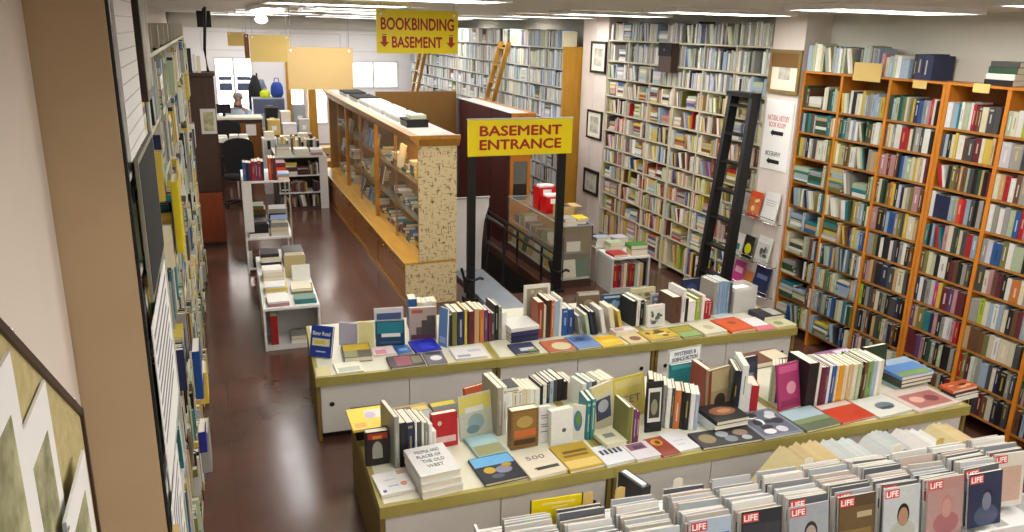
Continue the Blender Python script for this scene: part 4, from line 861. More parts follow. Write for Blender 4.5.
flat((612, 466), (640, 459.5), (606, 446), .02, 'd8dce4', 'white book with tall black letters by the unit joint', [('r', .15 + .16 * k, .5, .25 + .16 * k, .75, '3c4050') for k in range(5)])
flat((643, 460.5), (667, 455), (636, 444), .022, 'dcd8dc', 'white and purple book lying right of the unit joint', [('r', .1, .55, .8, .95, '8c5c6c'), ('r', .3, .6, .7, .8, '4c3c5c')])
flat((669, 456), (686.5, 451.5), (654, 438), .014, '8c4030', 'brick red book with a yellow flower lying at the front edge', [('e', .45, .72, .3, .18, 'c8902c'), ('e', .5, .72, .14, .1, '5c3418')])
flat((690, 454.5), (710, 449.5), (673, 436), .014, 'e0e4e8', 'plain white booklet lying by the dark photograph book', [('r', .2, .3, .6, .33, 'b8bcc4'), ('r', .2, .5, .7, .53, 'b8bcc4')])
flat((706, 449), (766, 439.5), (700, 433), .02, '2c2c30', 'black book of leaf photographs lying at the front edge', [('e', .2, .5, .13, .3, '8c7c54'), ('e', .48, .65, .1, .2, '9ca0a8'), ('e', .55, .3, .1, .2, '7c8490'), ('e', .78, .6, .12, .2, '8c7868'), ('e', .8, .25, .08, .15, 'a8acb4')])
row((645, 427), (697, 431), [(1.4, 380, 'k'), (.8, 382, 'g'), (.8, 383, 'c'), (.8, 384, 'd'), (1.0, 386, 'g'), (1.2, 388, 'w'), (.8, 389, 'd'), (1.6, 391, 'o'), (.7, 392, 'k'), (1.5, 393, 'k'), (1.2, 394, 'w'), (1, 395, 'l')], 'row led by the black photo album, front table', d=.17)
face((644.5, 433), (661, 431), 383, .014, '1c1c1e', 'black album with a white framed photo facing left, front table', [('r', .12, .2, .9, .88, 'd8d8d4'), ('r', .2, .28, .82, .8, '34362c'), ('e', .5, .5, .2, .16, '8c8c74')], .05)
face((670, 400), (701, 394), 366, .03, '2a8088', 'plain teal book standing face-out below the mysteries card', [('r', .04, .86, .96, .96, '48a0a8')], .1)
zz = HT
for k in range(3):
    flat((697, 424 - k * 5), (730, 418 - k * 5), (692, 407 - k * 5), .03, 'wwk'[k], ['lowest white book in the flat pile below the teal book', 'middle white book in the flat pile below the teal book', 'black book with a brown oval on the flat pile below teal'][k], [('e', .5, .55, .38, .25, '8c5c40'), ('e', .55, .55, .2, .12, 'b88c68')] if k == 2 else None, zz); zz += .0308
row((704, 412), (710, 411), [(1, 371, '8c4434', .2)], 'red-brown spine left of the portrait book, front table')
face((711, 414), (733, 407), 370, .025, '9c8c68', 'tan portrait book standing face-out right of the pile', [('e', .55, .25, .25, .18, '3a2c24'), ('r', .1, .5, .9, .95, 'b0a078'), ('r', .02, .02, .14, .98, '7c3424')], .06)
row((731, 413), (757, 414), [(1.4, 371, 'k'), (.8, 372, 'v'), (2.0, 366, 'w', .26), (1.4, 384, 'w', .16), (2.4, 386, 'r', .18)], 'dark and white group ending in a red book, front table', d=.22)
face((732, 392), (757, 386), 361, .03, '2c3444', 'dark slate book standing at the back right of the portrait book', blobs('3c4658', ['8c98a8', 'b8c0c8'], 6, .1, .15, .9, .8, 21), .12)
flat((772, 437.5), (811, 430), (754, 411), .02, '7c8490', 'large grey speckled picture book lying at the second unit joint', blobs('5c6474', ['c8ccd4', '2c3038', 'e0e0e4'], 12, .06, .06, .94, .94, 22))
flat((757, 364), (789, 356), (751, 352), .045, '6c4430', 'brown leather folio lying at the back, behind the magenta book', [('r', .5, .1, .98, .9, 'dcd2b8')])
face((781, 407), (802, 401), 362, .02, 'a83a6c', 'magenta and rose paperback leaning face-out on the front table', [('r', .08, .8, .92, .95, 'c85c8c'), ('e', .6, .45, .22, .14, 'd898a8'), ('r', .1, .06, .9, .2, '8c2c54')], .22)
row((768, 402), (781, 404), [(1, 366, 's'), (1, 366, 'c'), (1, 367, 'b'), (1, 367, 'v')], 'slim group left of the magenta book, front table', d=.16)
row((804, 408), (880, 396), [(3.2, 364, 'k', .24), (1, 366, 'w'), (1.6, 368, 'm'), (1.0, 368, 'u'), (.8, 366, 'w'), (1.2, 367, 'b'), (.6, 366, 'c'), (1.9, 366, 'e0a020'), (1.4, 366, 'c'), (1.3, 365, 'h'), (1.6, 365, 'c'), (1.2, 364, 's'), (.9, 363, 'k'), (1.1, 363, 'n'), (1.8, 362, '7c9c5c'), (1.2, 362, 'l'), (1, 361, 'w'), (1.2, 361, 'c')], 'long row right of the magenta book, front table', d=.22)
flat((836, 364), (866, 357), (830, 350), .06, '8c5c8c', 'purple and white volume lying at the back of the front table', [('r', .5, .1, .98, .9, 'd8d8e0')])
face((870, 388), (892, 383), 352, .04, '2c3c2c', 'dark green and red book standing behind the long row', [('r', .05, .05, .95, .38, '8c2430'), ('r', .05, .42, .95, .95, '30442c')], .08)
flat((795, 431), (829, 422), (784, 408), .02, '5c6c50', 'landscape picture book with a pale sky lying near the right unit', [('r', .03, .5, .97, .97, 'a8c0cc'), ('r', .03, .3, .97, .5, '7c8c64')])
flat((838, 424), (870, 415), (823, 404), .016, 'c23a20', 'orange-red folder lying near the right end of the front table', [('r', .05, .75, .95, .97, 'd8d0c8')])
flat((870, 420), (902, 411), (852, 401), .018, 'd8d8d0', 'white book with a dark blue sketch near the right end', [('e', .55, .45, .25, .2, '6c7884'), ('r', .35, .3, .7, .4, '3c4a5c')])
flat((895, 412), (938, 402), (878, 389), .02, 'd4c4bc', 'large cream book with a rosy group photograph, right end', [('r', .12, .1, .9, .72, 'a86c68'), ('e', .35, .45, .14, .14, 'd8a89c'), ('e', .65, .4, .14, .14, '7c4448')])
zz = HT
for k, (c, lb) in enumerate((('l', 'lowest pale blue book in the pile by the orange bookcases'), ('e', 'second, dark green book in the pile by the orange bookcases'), ('d', 'third, dark grey book in the pile by the orange bookcases'), ('5c88c4', 'sky blue picture book topping the pile by the orange bookcases'))):
    flat((915 - k * 1, 396 - k * 4.5), (945, 389 - k * 4.5), (897, 384 - k * 4.5), .03, c, lb, [('r', .05, .05, .95, .4, '7c9c5c')] if k == 3 else None, zz); zz += .0308
zz = HT
for k, (c, lb) in enumerate((('g', 'lower grey book of the back right pile, front table'), ('l', 'upper pale blue-grey book of the back right pile, front table'))):
    flat((898 + k, 376 - k * 5), (925, 370 - k * 5), (890, 367 - k * 5), .03, c, lb, None, zz, spine=True); zz += .0308
zz = HT
for k, (c, lb) in enumerate((('w', 'white book at the bottom of the right corner pile'), ('k', 'black book in the middle of the right corner pile'), ('c25a34', 'orange-red mottled book topping the right corner pile'))):
    flat((945 - k * 2, 402 - k * 4), (966, 396 - k * 4), (934, 394 - k * 4), .025, c, lb, blobs('a85030', ['e0b080', '2c2420'], 5, .1, .1, .9, .9, 30) if k == 2 else None, zz); zz += .0258
# standing card on the back edge of the front table
o = thing('table_sign', 'white MYSTERIES & SCIENCE FICTION card in a clear stand, front table', 'sign'); a = atz(667, 378, HT); b2 = atz(699, 371, HT); yw = math.atan2(b2.y - a.y, b2.x - a.x); wl = (b2 - a).length; hb = hsolve(a, 351)
o.matrix_world = Tr(a.x, a.y, HT + .0006) @ Rz(yw)
part('stand', 'acrylic', o, (0, wl, .0, .006, 0, hb), (0, wl, .006, .08, 0, .006)); bd = part('card', 'paper', o, (.01, wl - .01, -.003, -.0005, .02, hb - .01))
text('MYSTERIES &', bd, Tr(wl / 2, -.0035, hb * .82) @ Rx(PI / 2), wl * .66, hb * .15, 'blueink', bold=.02); text('SCIENCE FICTION', bd, Tr(wl / 2, -.0035, hb * .62) @ Rx(PI / 2), wl * .78, hb * .15, 'blueink', bold=.02)
# ------------------------------------------------------------------ magazine bins in the foreground
MZ = .442         # foot and top of the magazines
BF = Tr(.89, 2.86, -.06) @ Rz(-.075)        # local x to the right, y away
o = thing('magazine_bin', 'long white compartment bin of old magazines in the foreground', 'bin', BF)
BW, BD = 3.56, 1.07
part('floor_board', 'white', o, (.28, BW, -.06, BD - .3, .41, .44)); part('front_wall', 'white', o, (.28, BW, -.075, -.06, .41, .53)); part('rear_wall', 'white', o, (.28, BW, BD - .3, BD - .285, .41, .45))
part('end_wall', 'white', o, (.28, .295, -.06, BD - .3, .44, .5)); part('end_wall', 'white', o, (BW - .015, BW, -.06, BD - .3, .44, .54))
for x in (.32, BW / 2, BW - .15):
    for y in (.0, BD - .4): part('leg', 'greymetal', o, (x, x + .05, y, y + .05, .06, .41))
NC = 12; CWID = (BW - .03) / NC
COV = [('34363c', 'man'), ('5c4c38', 'b'), ('c8ccd0', 'w'), ('b89090', 'p'), ('2c3450', 'v'), ('d8d0c4', 'c')]
MAGS = 0
def magazine(X, w, h, t, c, label, art, group, logo=True):
    B = MB(); cc = jit(c, .05)
    bk = group != 'bagged picture magazines'; B.box(0, w, 0, h, t * .8, t, cc); B.box(0, w, 0, h, 0, t * .2, jit(c if bk else 'd8d8d4', .1)); B.box(0, t * .3, 0, h, t * .2, t * .8, jit(c if bk else 'd0d0cc', .1)); 
    m = B.build('magazine', 'magazine', None, X); tag(m, label, 'magazine', group)
    part('pages', 'card' if c == 'cbb98a' else 'pages', m, (t * .3, w - .002, .002, h - .002, t * .2, t * .8))
    if logo:
        b = MB(); b.box(.03 * w, .42 * w, .82 * h, .97 * h, t, t + .0006); lg = b.build('logo', 'hazyred', m)
        text('LIFE', lg, Tr(.225 * w, .895 * h, t + .001), .33 * w, .1 * h, 'whiteink', 'logo_lettering', .02)
    if art:
        A = MB()
        for i, a in enumerate(art):
            z0, z1 = t, t + .0004 + .00012 * i; k = col(a[-1])
            if a[0] == 'r': A.box(a[1] * w, a[3] * w, a[2] * h, a[4] * h, z0, z1, k)
            else: A.prism([(a[1] * w + a[3] * w * math.cos(2 * PI * j / 16), a[2] * h + a[4] * h * math.sin(2 * PI * j / 16)) for j in range(16)], z0, z1, 'z', k)
        A.build('cover_pattern', 'magazine', m)
    return m
def portrait(bg, skin, hair, shirt): return [('r', .02, .02, .98, .8, bg), ('e', .55, .2, .36, .2, shirt), ('e', .55, .5, .17, .2, hair), ('e', .55, .46, .14, .17, skin)]
FRONT = {6: ('a8b0b8', portrait('a8b0b8', 'b0a49a', '3a3a40', '7c8088'), 'frontmost magazine with a dark haired man, grey cover, centre of the bin'), 7: ('5c4c38', [('r', .03, .03, .97, .8, '6c5a3c'), ('r', .1, .05, .9, .4, '8c7444'), ('r', .5, .6, .9, .7, 'b8ac8c')], 'frontmost magazine with a brown cover, right of the grey portrait one'),
         8: ('c4ccd0', portrait('c4ccd0', 'b08c74', '2c2420', 'b8bcb4'), 'frontmost magazine with a standing person on a pale cover'), 9: ('b48c88', portrait('b89490', 'c89890', 'b88888', 'a86c70'), 'frontmost magazine with a rosy cover in the bin'),
         10: ('2c3654', portrait('2c3654', '7c8498', '20283c', '4c5874'), 'frontmost magazine with a dark blue portrait cover, near the bin corner'), 11: ('d8d0c4', [('r', .1, .1, .9, .75, 'c8a898')], 'frontmost magazine in the last compartment at the right edge'),
         4: ('b0c4d8', [('r', .3, .1, .95, .75, '3c6cb0'), ('r', .05, .1, .3, .6, 'd8d4d0')], 'frontmost magazine with a bright blue cover, left of centre in the bin'), 5: ('30343c', [('r', .05, .05, .95, .78, '3c4048')], 'frontmost magazine with a charcoal cover left of the grey portrait one')}
for ci in range(1, NC):
    y = .0 if ci < 11 else .12; n = 0; x0 = .02 + ci * CWID; w = .252; lean = .16
    depth = .32
    if ci > 0: part('divider', 'acrylic', o, (x0 - .009, x0 - .006, -.055, .4, .441, .50))
    while y < depth:
        n += 1; t = RND.uniform(.008, .014); h = (.335 if ci > 3 else .295) + RND.uniform(-.03, .015); ww = w - RND.uniform(0, .016); tilt = RND.gauss(0, .018); ln = lean + RND.uniform(-.015, .015)
        c = RND.choice(['d4d4d0', 'c4c8cc', 'b8b4ac', 'dcdcd8', 'a8b0b8', 'c8b8b0', '8c9098', 'e0e0dc', 'c0c8d0', '5c6068'])
        yy = y
        X = BF @ Tr(x0 + RND.uniform(.004, .014), yy, 0) @ Rx(PI / 2 - lean) @ Tr(0, 0, -t) @ Rz(tilt)
        zmin = min((X @ Vector((p, 0, q))).z for q in (0, t) for p in (0, ww)); X = Tr(0, 0, MZ - zmin) @ X
        if n == 1 and ci in FRONT: cv = FRONT[ci]; magazine(X, ww, h, t, cv[0], cv[2], cv[1], 'bagged picture magazines', True)
        else: magazine(X, ww, h, t, c, 'bagged magazine, %s from the front in the %s bin compartment from left' % (nth(n), nth(ci)), [('r', .02, .62, .98, .8, RND.choice(['8c8c8c', 'b8b8b4', 'c04040', '4c5868']))] if n < 4 else None, 'bagged picture magazines', n == 2 and ci > 3)
        y += t / math.cos(lean) + (RND.choice([.002, .004, .006, .01, .018]) if n > 1 else .014)
# rear part: older yellowed and white magazines leaning in bundles
def bundle(xs, y0, n, c, nm, hgt, ln, zt, yw=0):
    X0 = BF @ Tr(xs, y0, MZ) @ Rz(yw)
    x = 0
    for k in range(n):
        t = RND.uniform(.014, .0185); h = hgt + RND.uniform(-.02, .015)
        X = X0 @ Tr(x, 0, 0) @ Ry(ln) @ UP
        m = magazine(Tr(0, 0, .0) @ X0 @ Tr(x, 0, .019 * math.sin(ln)) @ Ry(ln) @ UP, .24 + RND.uniform(-.02, .02), h, t, c, '%s magazine, %s from left in the %s' % nm[:0] if 0 else '%s magazine, %s from left in the %s' % (nm[0], nth(k + 1), nm[1]), None, nm[2], False)
        x += t / math.cos(ln) + .002
bundle(1.95, .47, 11, 'cbb98a', ('yellowed', 'left buff bundle behind the bin', 'yellowed magazines'), .39, .7, 0)
bundle(2.29, .48, 9, 'c8ccce', ('pale grey', 'first grey bundle behind the bin', 'loose pale magazines'), .37, .7, 0)
bundle(2.57, .48, 9, 'b8bcbc', ('grey white', 'second grey bundle behind the bin', 'loose pale magazines'), .39, .7, 0)
bundle(2.85, .48, 8, 'd0d0cc', ('whitish', 'third grey bundle behind the bin', 'loose pale magazines'), .37, .7, 0)
bundle(3.1, .49, 7, 'cbb98a', ('yellowed', 'right buff bundle behind the bin', 'yellowed magazines'), .37, .7, 0)
# divider cards
a = atz(535, 527, .84); b2 = atz(590, 518, .84)
o = thing('divider_sign', 'yellow divider card with faint printing standing in the magazine bin', 'sign', BF @ Tr(.50, .43, MZ))
a = (aty(536, 526, 3.0), aty(590, 507, 3.0)); wl = .28
bd = part('card', 'yellow', o, (0, wl, 0, .006, 0, .385)); part('edge_clip', 'black', o, (-.006, -.0005, -.002, .008, .0, .39), (wl + .0005, wl + .006, -.002, .008, .0, .39))
part('faint_print', 'goldink', o, (.06, .24, -.0012, -.0002, .35, .362), (.11, .2, -.0012, -.0002, .325, .334))
for k, (ci, yy, xo, c) in enumerate(((3, .345, .05, 'card'), (4, .345, .1, 'cream'), (7, .345, .06, 'cream'), (9, .345, .1, 'cream'), (10, .345, .12, 'card'), (2, .345, .16, 'card'))):
    q = MB(); q.prism([(0, 0), (.08, 0), (.07, .39), (.04, .40), (.015, .385)], 0, .003, 'y'); t_ = q.build('index_card', c, None, BF @ Tr(.02 + ci * CWID + xo, yy + .075, MZ)); tag(t_, '%s index card standing behind the magazines of the %s compartment' % ('buff' if c == 'card' else 'cream', nth(ci)), 'card', 'bin index cards')
o = thing('ring_binder', 'black ring binder with white pages standing in the bin behind the magazines', 'binder', BF @ Tr(1.17, .5, MZ) @ Rz(.3))
part('cover', 'black', o, (0, .012, 0, .2, 0, .31), (.05, .062, 0, .2, 0, .31), (.012, .05, 0, .01, 0, .31)); part('sheets', 'paper', o, (.016, .046, .02, .19, .01, .315))
# ------------------------------------------------------------------ islands of low shelves along the aisle
IA = Tr(.39, 7.56) @ Rz(-.03)
o = thing('low_shelf', 'low white book island with open front, behind the blue guide book', 'shelf unit', IA)
iw, il, ih = .54, 1.9, .42
part('side_panel', 'white', o, (0, .02, 0, il, 0, ih)); part('side_panel', 'white', o, (iw - .02, iw, 0, il, 0, ih)); part('top_board', 'white', o, (0, iw, -.005, il, ih, ih + .025)); part('bottom_board', 'white', o, (.02, iw - .02, .01, il, 0, .05)); part('inner_back', 'greywhite', o, (.02, iw - .02, .35, .37, .05, ih)); part('back_panel', 'greywhite', o, (.02, iw - .02, il - .02, il, .05, ih))
book(IA @ Tr(.06, .03, .0505) @ UP, .2, .3, .07, 'a02828', ('@', 'thick red volume standing inside the low white island'), force=True); 
zz = .0505
for k in range(2): book(IA @ Tr(.25, .04, zz), .22, .2, .035, 'wg'[k], ('@', '%s book lying inside the low white island' % ['lower white', 'upper grey'][k])); zz += .0356
def pile(FR, x, y, z, specs, where, rz=0):
    for k, (w, h, t, c) in enumerate(specs):
        sp_ = RND.random() < .7
        book(FR @ Tr(x + RND.uniform(0, .01) + (w if sp_ else 0), y + RND.uniform(0, .01), z) @ Rz(rz + RND.uniform(-.04, .04) + (PI / 2 if sp_ else 0)), h if sp_ else w, w if sp_ else h, t, c, ('@', '%s book, %s from the bottom of the %s' % (CNAME.get(c, 'grey'), nth(k + 1), where))); z += t + .0006
zi = ih + .0256
pile(IA, .05, .04, zi, [(.2, .28, .03, 'p'), (.2, .28, .02, 'w')], 'front left pile on the low island')
pile(IA, .3, .05, zi, [(.21, .2, .03, 't'), (.2, .18, .02, '4c7c70')], 'front right pile on the low island')
pile(IA, .04, .42, zi, [(.22, .26, .03, 'c'), (.22, .22, .03, 'y'), (.2, .2, .02, 'w')], 'second left pile on the low island')
pile(IA, .29, .36, zi, [(.22, .28, .03, 'i'), (.2, .25, .03, 'c')], 'second right pile on the low island')
pile(IA, .04, .86, zi, [(.22, .3, .05, 'c'), (.22, .28, .05, 'h'), (.2, .2, .03, 'w')], 'third left pile on the low island')
pile(IA, .04, 1.4, zi, [(.22, .3, .06, 'k'), (.22, .3, .06, 'w'), (.2, .25, .04, 'k')], 'farthest left pile on the low island')
pile(IA, .29, 1.35, zi, [(.23, .35, .07, 'g'), (.23, .32, .06, 'w'), (.22, .3, .05, 'd')], 'farthest right pile on the low island')
book(IA @ Tr(.28, .98, zi) @ Rx(PI / 2 - .12), .22, .24, .03, 'b8a878', ('@', 'tan book standing face-out at the back of the low island'))
book(IA @ Tr(.34, .84, zi) @ Rx(PI / 2 - .2), .19, .17, .02, 'w', ('@', 'small white book standing face-out on the low island'))
IB = Tr(.385, 10.25) @ Rz(-.03)
o = thing('display_rack', 'tall white rack with two shelves in the middle of the aisle', 'shelf unit', IB)
bw, bl, bh = .58, .9, 1.18
part('side_panel', 'white', o, (0, .02, 0, bl, 0, bh)); part('upright', 'white', o, (.02, .11, .0, .02, .55, bh)); part('side_post', 'chrome', o, (bw - .02, bw, 0, .02, 0, bh)); part('side_post', 'chrome', o, (bw - .02, bw, bl - .02, bl, 0, bh))
part('top_board', 'white', o, (0, bw, -.01, bl, bh, bh + .025)); part('shelf', 'white', o, (.02, bw, 0.02, bl, .44, .465)); part('shelf', 'white', o, (.02, bw, 0.02, bl, .04, .06))
fill(IB @ Tr(.02, .0, bh + .0256), .27, .27, .3, 'bvmrurv', None, (0, 'left', 'tall white rack'), 0, 1, nmin=.8)
fill(IB @ Tr(.33, .0, bh + .0256), .1, .3, .3, 'Onm', None, (0, 'middle', 'tall white rack'), 0, 1, nmin=.9)
pile(IB, .36, .35, bh + .0256, [(.2, .3, .05, 'r'), (.2, .3, .05, 'O'), (.2, .28, .06, 'm')], 'rear red pile on the tall white rack')
pile(IB, .43, .02, bh + .0256, [(.14, .24, .04, 'O'), (.14, .22, .04, 'l')], 'front orange pile on the tall white rack')
pile(IB, .04, .05, .4656, [(.24, .3, .05, 'w'), (.24, .3, .06, 'k'), (.24, .3, .06, 'k'), (.22, .28, .03, 'd')], 'black pile on the lower shelf of the tall rack')
pile(IB, .31, .05, .4656, [(.22, .32, .06, 'w'), (.22, .3, .05, 'c'), (.22, .28, .06, 'g'), (.2, .28, .05, 'b')], 'pale pile on the lower shelf of the tall rack')
pile(IB, .06, .05, .0606, [(.24, .3, .06, 'k'), (.24, .3, .06, 'd'), (.22, .28, .06, 'n')], 'dark pile at the foot of the tall rack')
pile(IB, .05, .45, .4656, [(.24, .3, .07, 'n'), (.24, .3, .07, 'i'), (.22, .28, .07, 'e'), (.22, .28, .06, 'n'), (.2, .28, .05, 'i')], 'brown pile behind the black one on the tall rack')
pile(IB, .31, .45, .4656, [(.24, .3, .07, 'v'), (.24, .3, .07, 'v'), (.22, .28, .07, 'v'), (.22, .28, .06, 'g')], 'navy pile at the back of the tall rack')
IC = Tr(1.1, 13.9) @ Rz(-.02)
o = thing('bookcase', 'low dark bookcase with a white end panel, left of the far end of the showcase', 'bookcase', IC)
part('end_panel', 'white', o, (.72, .86, 0, .02, 0, .92)); part('side_panel', 'white', o, (.84, .86, .02, 1.2, 0, .92)); part('side_panel', 'darkwood', o, (0, .02, 0, 1.2, 0, .9)); part('shelf', 'white', o, (.02, .72, .01, .4, .28, .3), (.02, .72, .01, .4, .58, .6)); part('top_board', 'greywhite', o, (0, .84, 0.02, 1.2, .9, .92)); part('back_panel', 'darkwood', o, (.02, .84, .4, .42, 0, .9)); part('bottom_board', 'darkwood', o, (.02, .72, .01, .4, 0, .04))
for z in (.04, .3, .6): fill(IC @ Tr(.03, .02, z), .68, .23, .3, None, 'kdwnciygmk', (1, '', 'low dark bookcase'), .1, .9)
pile(IC, .02, .05, .9206, [(.24, .3, .06, 'w'), (.24, .3, .06, 'c'), (.22, .28, .06, 'k')], 'left pile on the low dark bookcase'); pile(IC, .32, .05, .9206, [(.24, .3, .06, 'l'), (.24, .3, .06, 'w')], 'middle pile on the low dark bookcase'); pile(IC, .6, .1, .9206, [(.2, .3, .05, 'p'), (.2, .3, .05, 'w')], 'right pile on the low dark bookcase')
fill(IC @ Tr(.1, .5, .9206), .7, .3, .25, None, 'wwyhncikvd', (0, 'rear', 'low dark bookcase'), .1, .95)
# ------------------------------------------------------------------ the shop end: desks, chairs, clutter
o = thing('tall_cabinet', 'tall dark brown cabinet at the end of the left shelving, framed print on its door', 'cabinet', Tr(-.3, 11.75, 0))
part('carcass', 'darkwood', o, (0, .48, .02, .5, .06, 2.4)); part('door', 'darkwood', o, (.01, .47, 0, .02, .8, 2.38)); part('lower_door', 'litwood', o, (.01, .47, 0, .02, .07, .79)); part('cornice', 'darkwood', o, (-.02, .5, -.03, .5, 2.4, 2.44)); part('plinth', 'darkwood', o, (0, .48, .03, .5, 0, .06))
o = thing('framed_print', 'small framed pale print hung on the dark brown cabinet', 'picture', Tr(-.03, 11.745, 1.62))
part('frame', 'greywhite', o, (0, .2, -.02, -.001, 0, .34)); part('print', 'printgreen', o, (.035, .165, -.023, -.02, .04, .3))
for k, (x, t, h, c) in enumerate(((-.26, .06, .3, 'n'), (-.19, .05, .26, 'd'), (-.13, .05, .32, 'k'), (-.07, .04, .24, 'w'), (-.02, .05, .22, 'c'))): book(Tr(x, 11.78, 2.4405) @ UP, .2, h, t, c, ('@', '%s book standing on the tall dark brown cabinet, %s from left' % (CNAME[c], nth(k + 1))))
o = thing('pipe', 'thin black pipe rising from the dark brown cabinet to the ceiling', 'pipe', Tr(.12, 11.95, 2.4405)); MB().tube([(0, 0, 0), (-.02, 0, .3), (.03, 0, .86)], .02, 8).build('tube', 'black', o)
o = thing('wall_speaker', 'black loudspeaker box under the ceiling at the far left', 'speaker', Tr(.15, 14.6, 3.02)); part('cabinet', 'blackmat', o, (-.11, .11, -.1, .1, 0, .26)); part('grille', 'black', o, (-.1, .1, -.11, -.1, .01, .25)); part('bracket', 'black', o, (-.02, .02, -.02, .02, .26, .299))
def office_chair(x, y, rz, label, backh=1.2):
    o = thing('office_chair', label, 'chair', Tr(x, y, 0) @ Rz(rz), 'black office chairs')
    b = MB()
    for k in range(5): a = 2 * PI * k / 5; b.tube([(0, 0, .09), (.28 * math.cos(a), .28 * math.sin(a), .06)], [.03, .018], 6)
    b.build('base', 'black', o)
    for k in range(5): a = 2 * PI * k / 5; MB().lathe([(.01, 0), (.03, .012), (.03, .035), (.01, .05)], 8, X=Tr(.28 * math.cos(a), .28 * math.sin(a), 0)).build('caster', 'black', o)
    MB().tube([(0, 0, .08), (0, 0, .46)], .03, 8).build('column', 'chrome', o)
    MB().lathe([(.05, .46), (.24, .48), (.26, .51), (.24, .55), (.1, .56)], 18).build('seat', 'blackmat', o)
    b = MB(); n = 10
    pts = [(-.24, .62), (.24, .62), (.26, .8), (.25, backh - .12)] + [(.25 * math.cos(PI * j / n), backh - .12 + .12 * math.sin(PI * j / n)) for j in range(1, n)] + [(-.25, backh - .12), (-.26, .8)]
    b.prism(pts, -.26, -.2, 'y'); b.build('backrest', 'blackmat', o, bevel=.015); MB().tube([(0, -.1, .5), (0, -.22, .5), (0, -.23, .75)], .02, 6).build('back_arm', 'black', o)
    return o
office_chair(.50, 14.5, .1, 'black office chair with rounded back beside the papers desk', 1.22)
office_chair(.42, 16.6, 0, 'black office chair farther back, against the brown counter', 1.3)
o = thing('desk', 'small desk piled with white papers behind the black chair', 'desk', Tr(.22, 15.1, 0)); part('top', 'darkwood', o, (0, .55, 0, .6, 1.0, 1.03))
for x in (0, .51):
    for y in (0, .56): part('leg', 'darkwood', o, (x, x + .04, y, y + .04, 0, 1.0))
for k in range(6):
    o = thing('paper_stack', 'white paper stack on the small desk, %s of its spread' % nth(k + 1), 'papers', Tr(.24 + .18 * (k % 3), 15.12 + .24 * (k // 3), 1.0305) @ Rz(RND.uniform(-.1, .1)), 'papers on the small desk'); 
    hh = RND.uniform(.04, .12); part('sheets', 'paper', o, (0, .15, 0, .2, 0, hh)); part('top_sheet', 'cream', o, (.01, .14, .01, .19, hh, hh + .003))
o = thing('counter', 'brown sales counter with a pale top across the shop end', 'counter', Tr(.2, 17.4, 0)); part('carcass', 'darkwood', o, (0, .95, .03, .6, 0, 1.18)); part('top', 'cream', o, (-.03, .97, 0, .62, 1.18, 1.22)); part('front_panel', 'brownwood', o, (.5, .93, .01, .03, .1, 1.1)); part('notice', 'paper', o, (.62, .82, .004, .01, .85, 1.08))
o = thing('monitor', 'dark computer monitor on the counter beside the seated person', 'monitor', Tr(.3, 17.75, 1.2205)); part('screen', 'blackmat', o, (-.02, .26, 0, .04, .06, .25)); part('stand', 'black', o, (.09, .15, .0, .04, 0, .06)); part('base', 'black', o, (.02, .22, -.05, .09, 0, .012)) if 0 else None
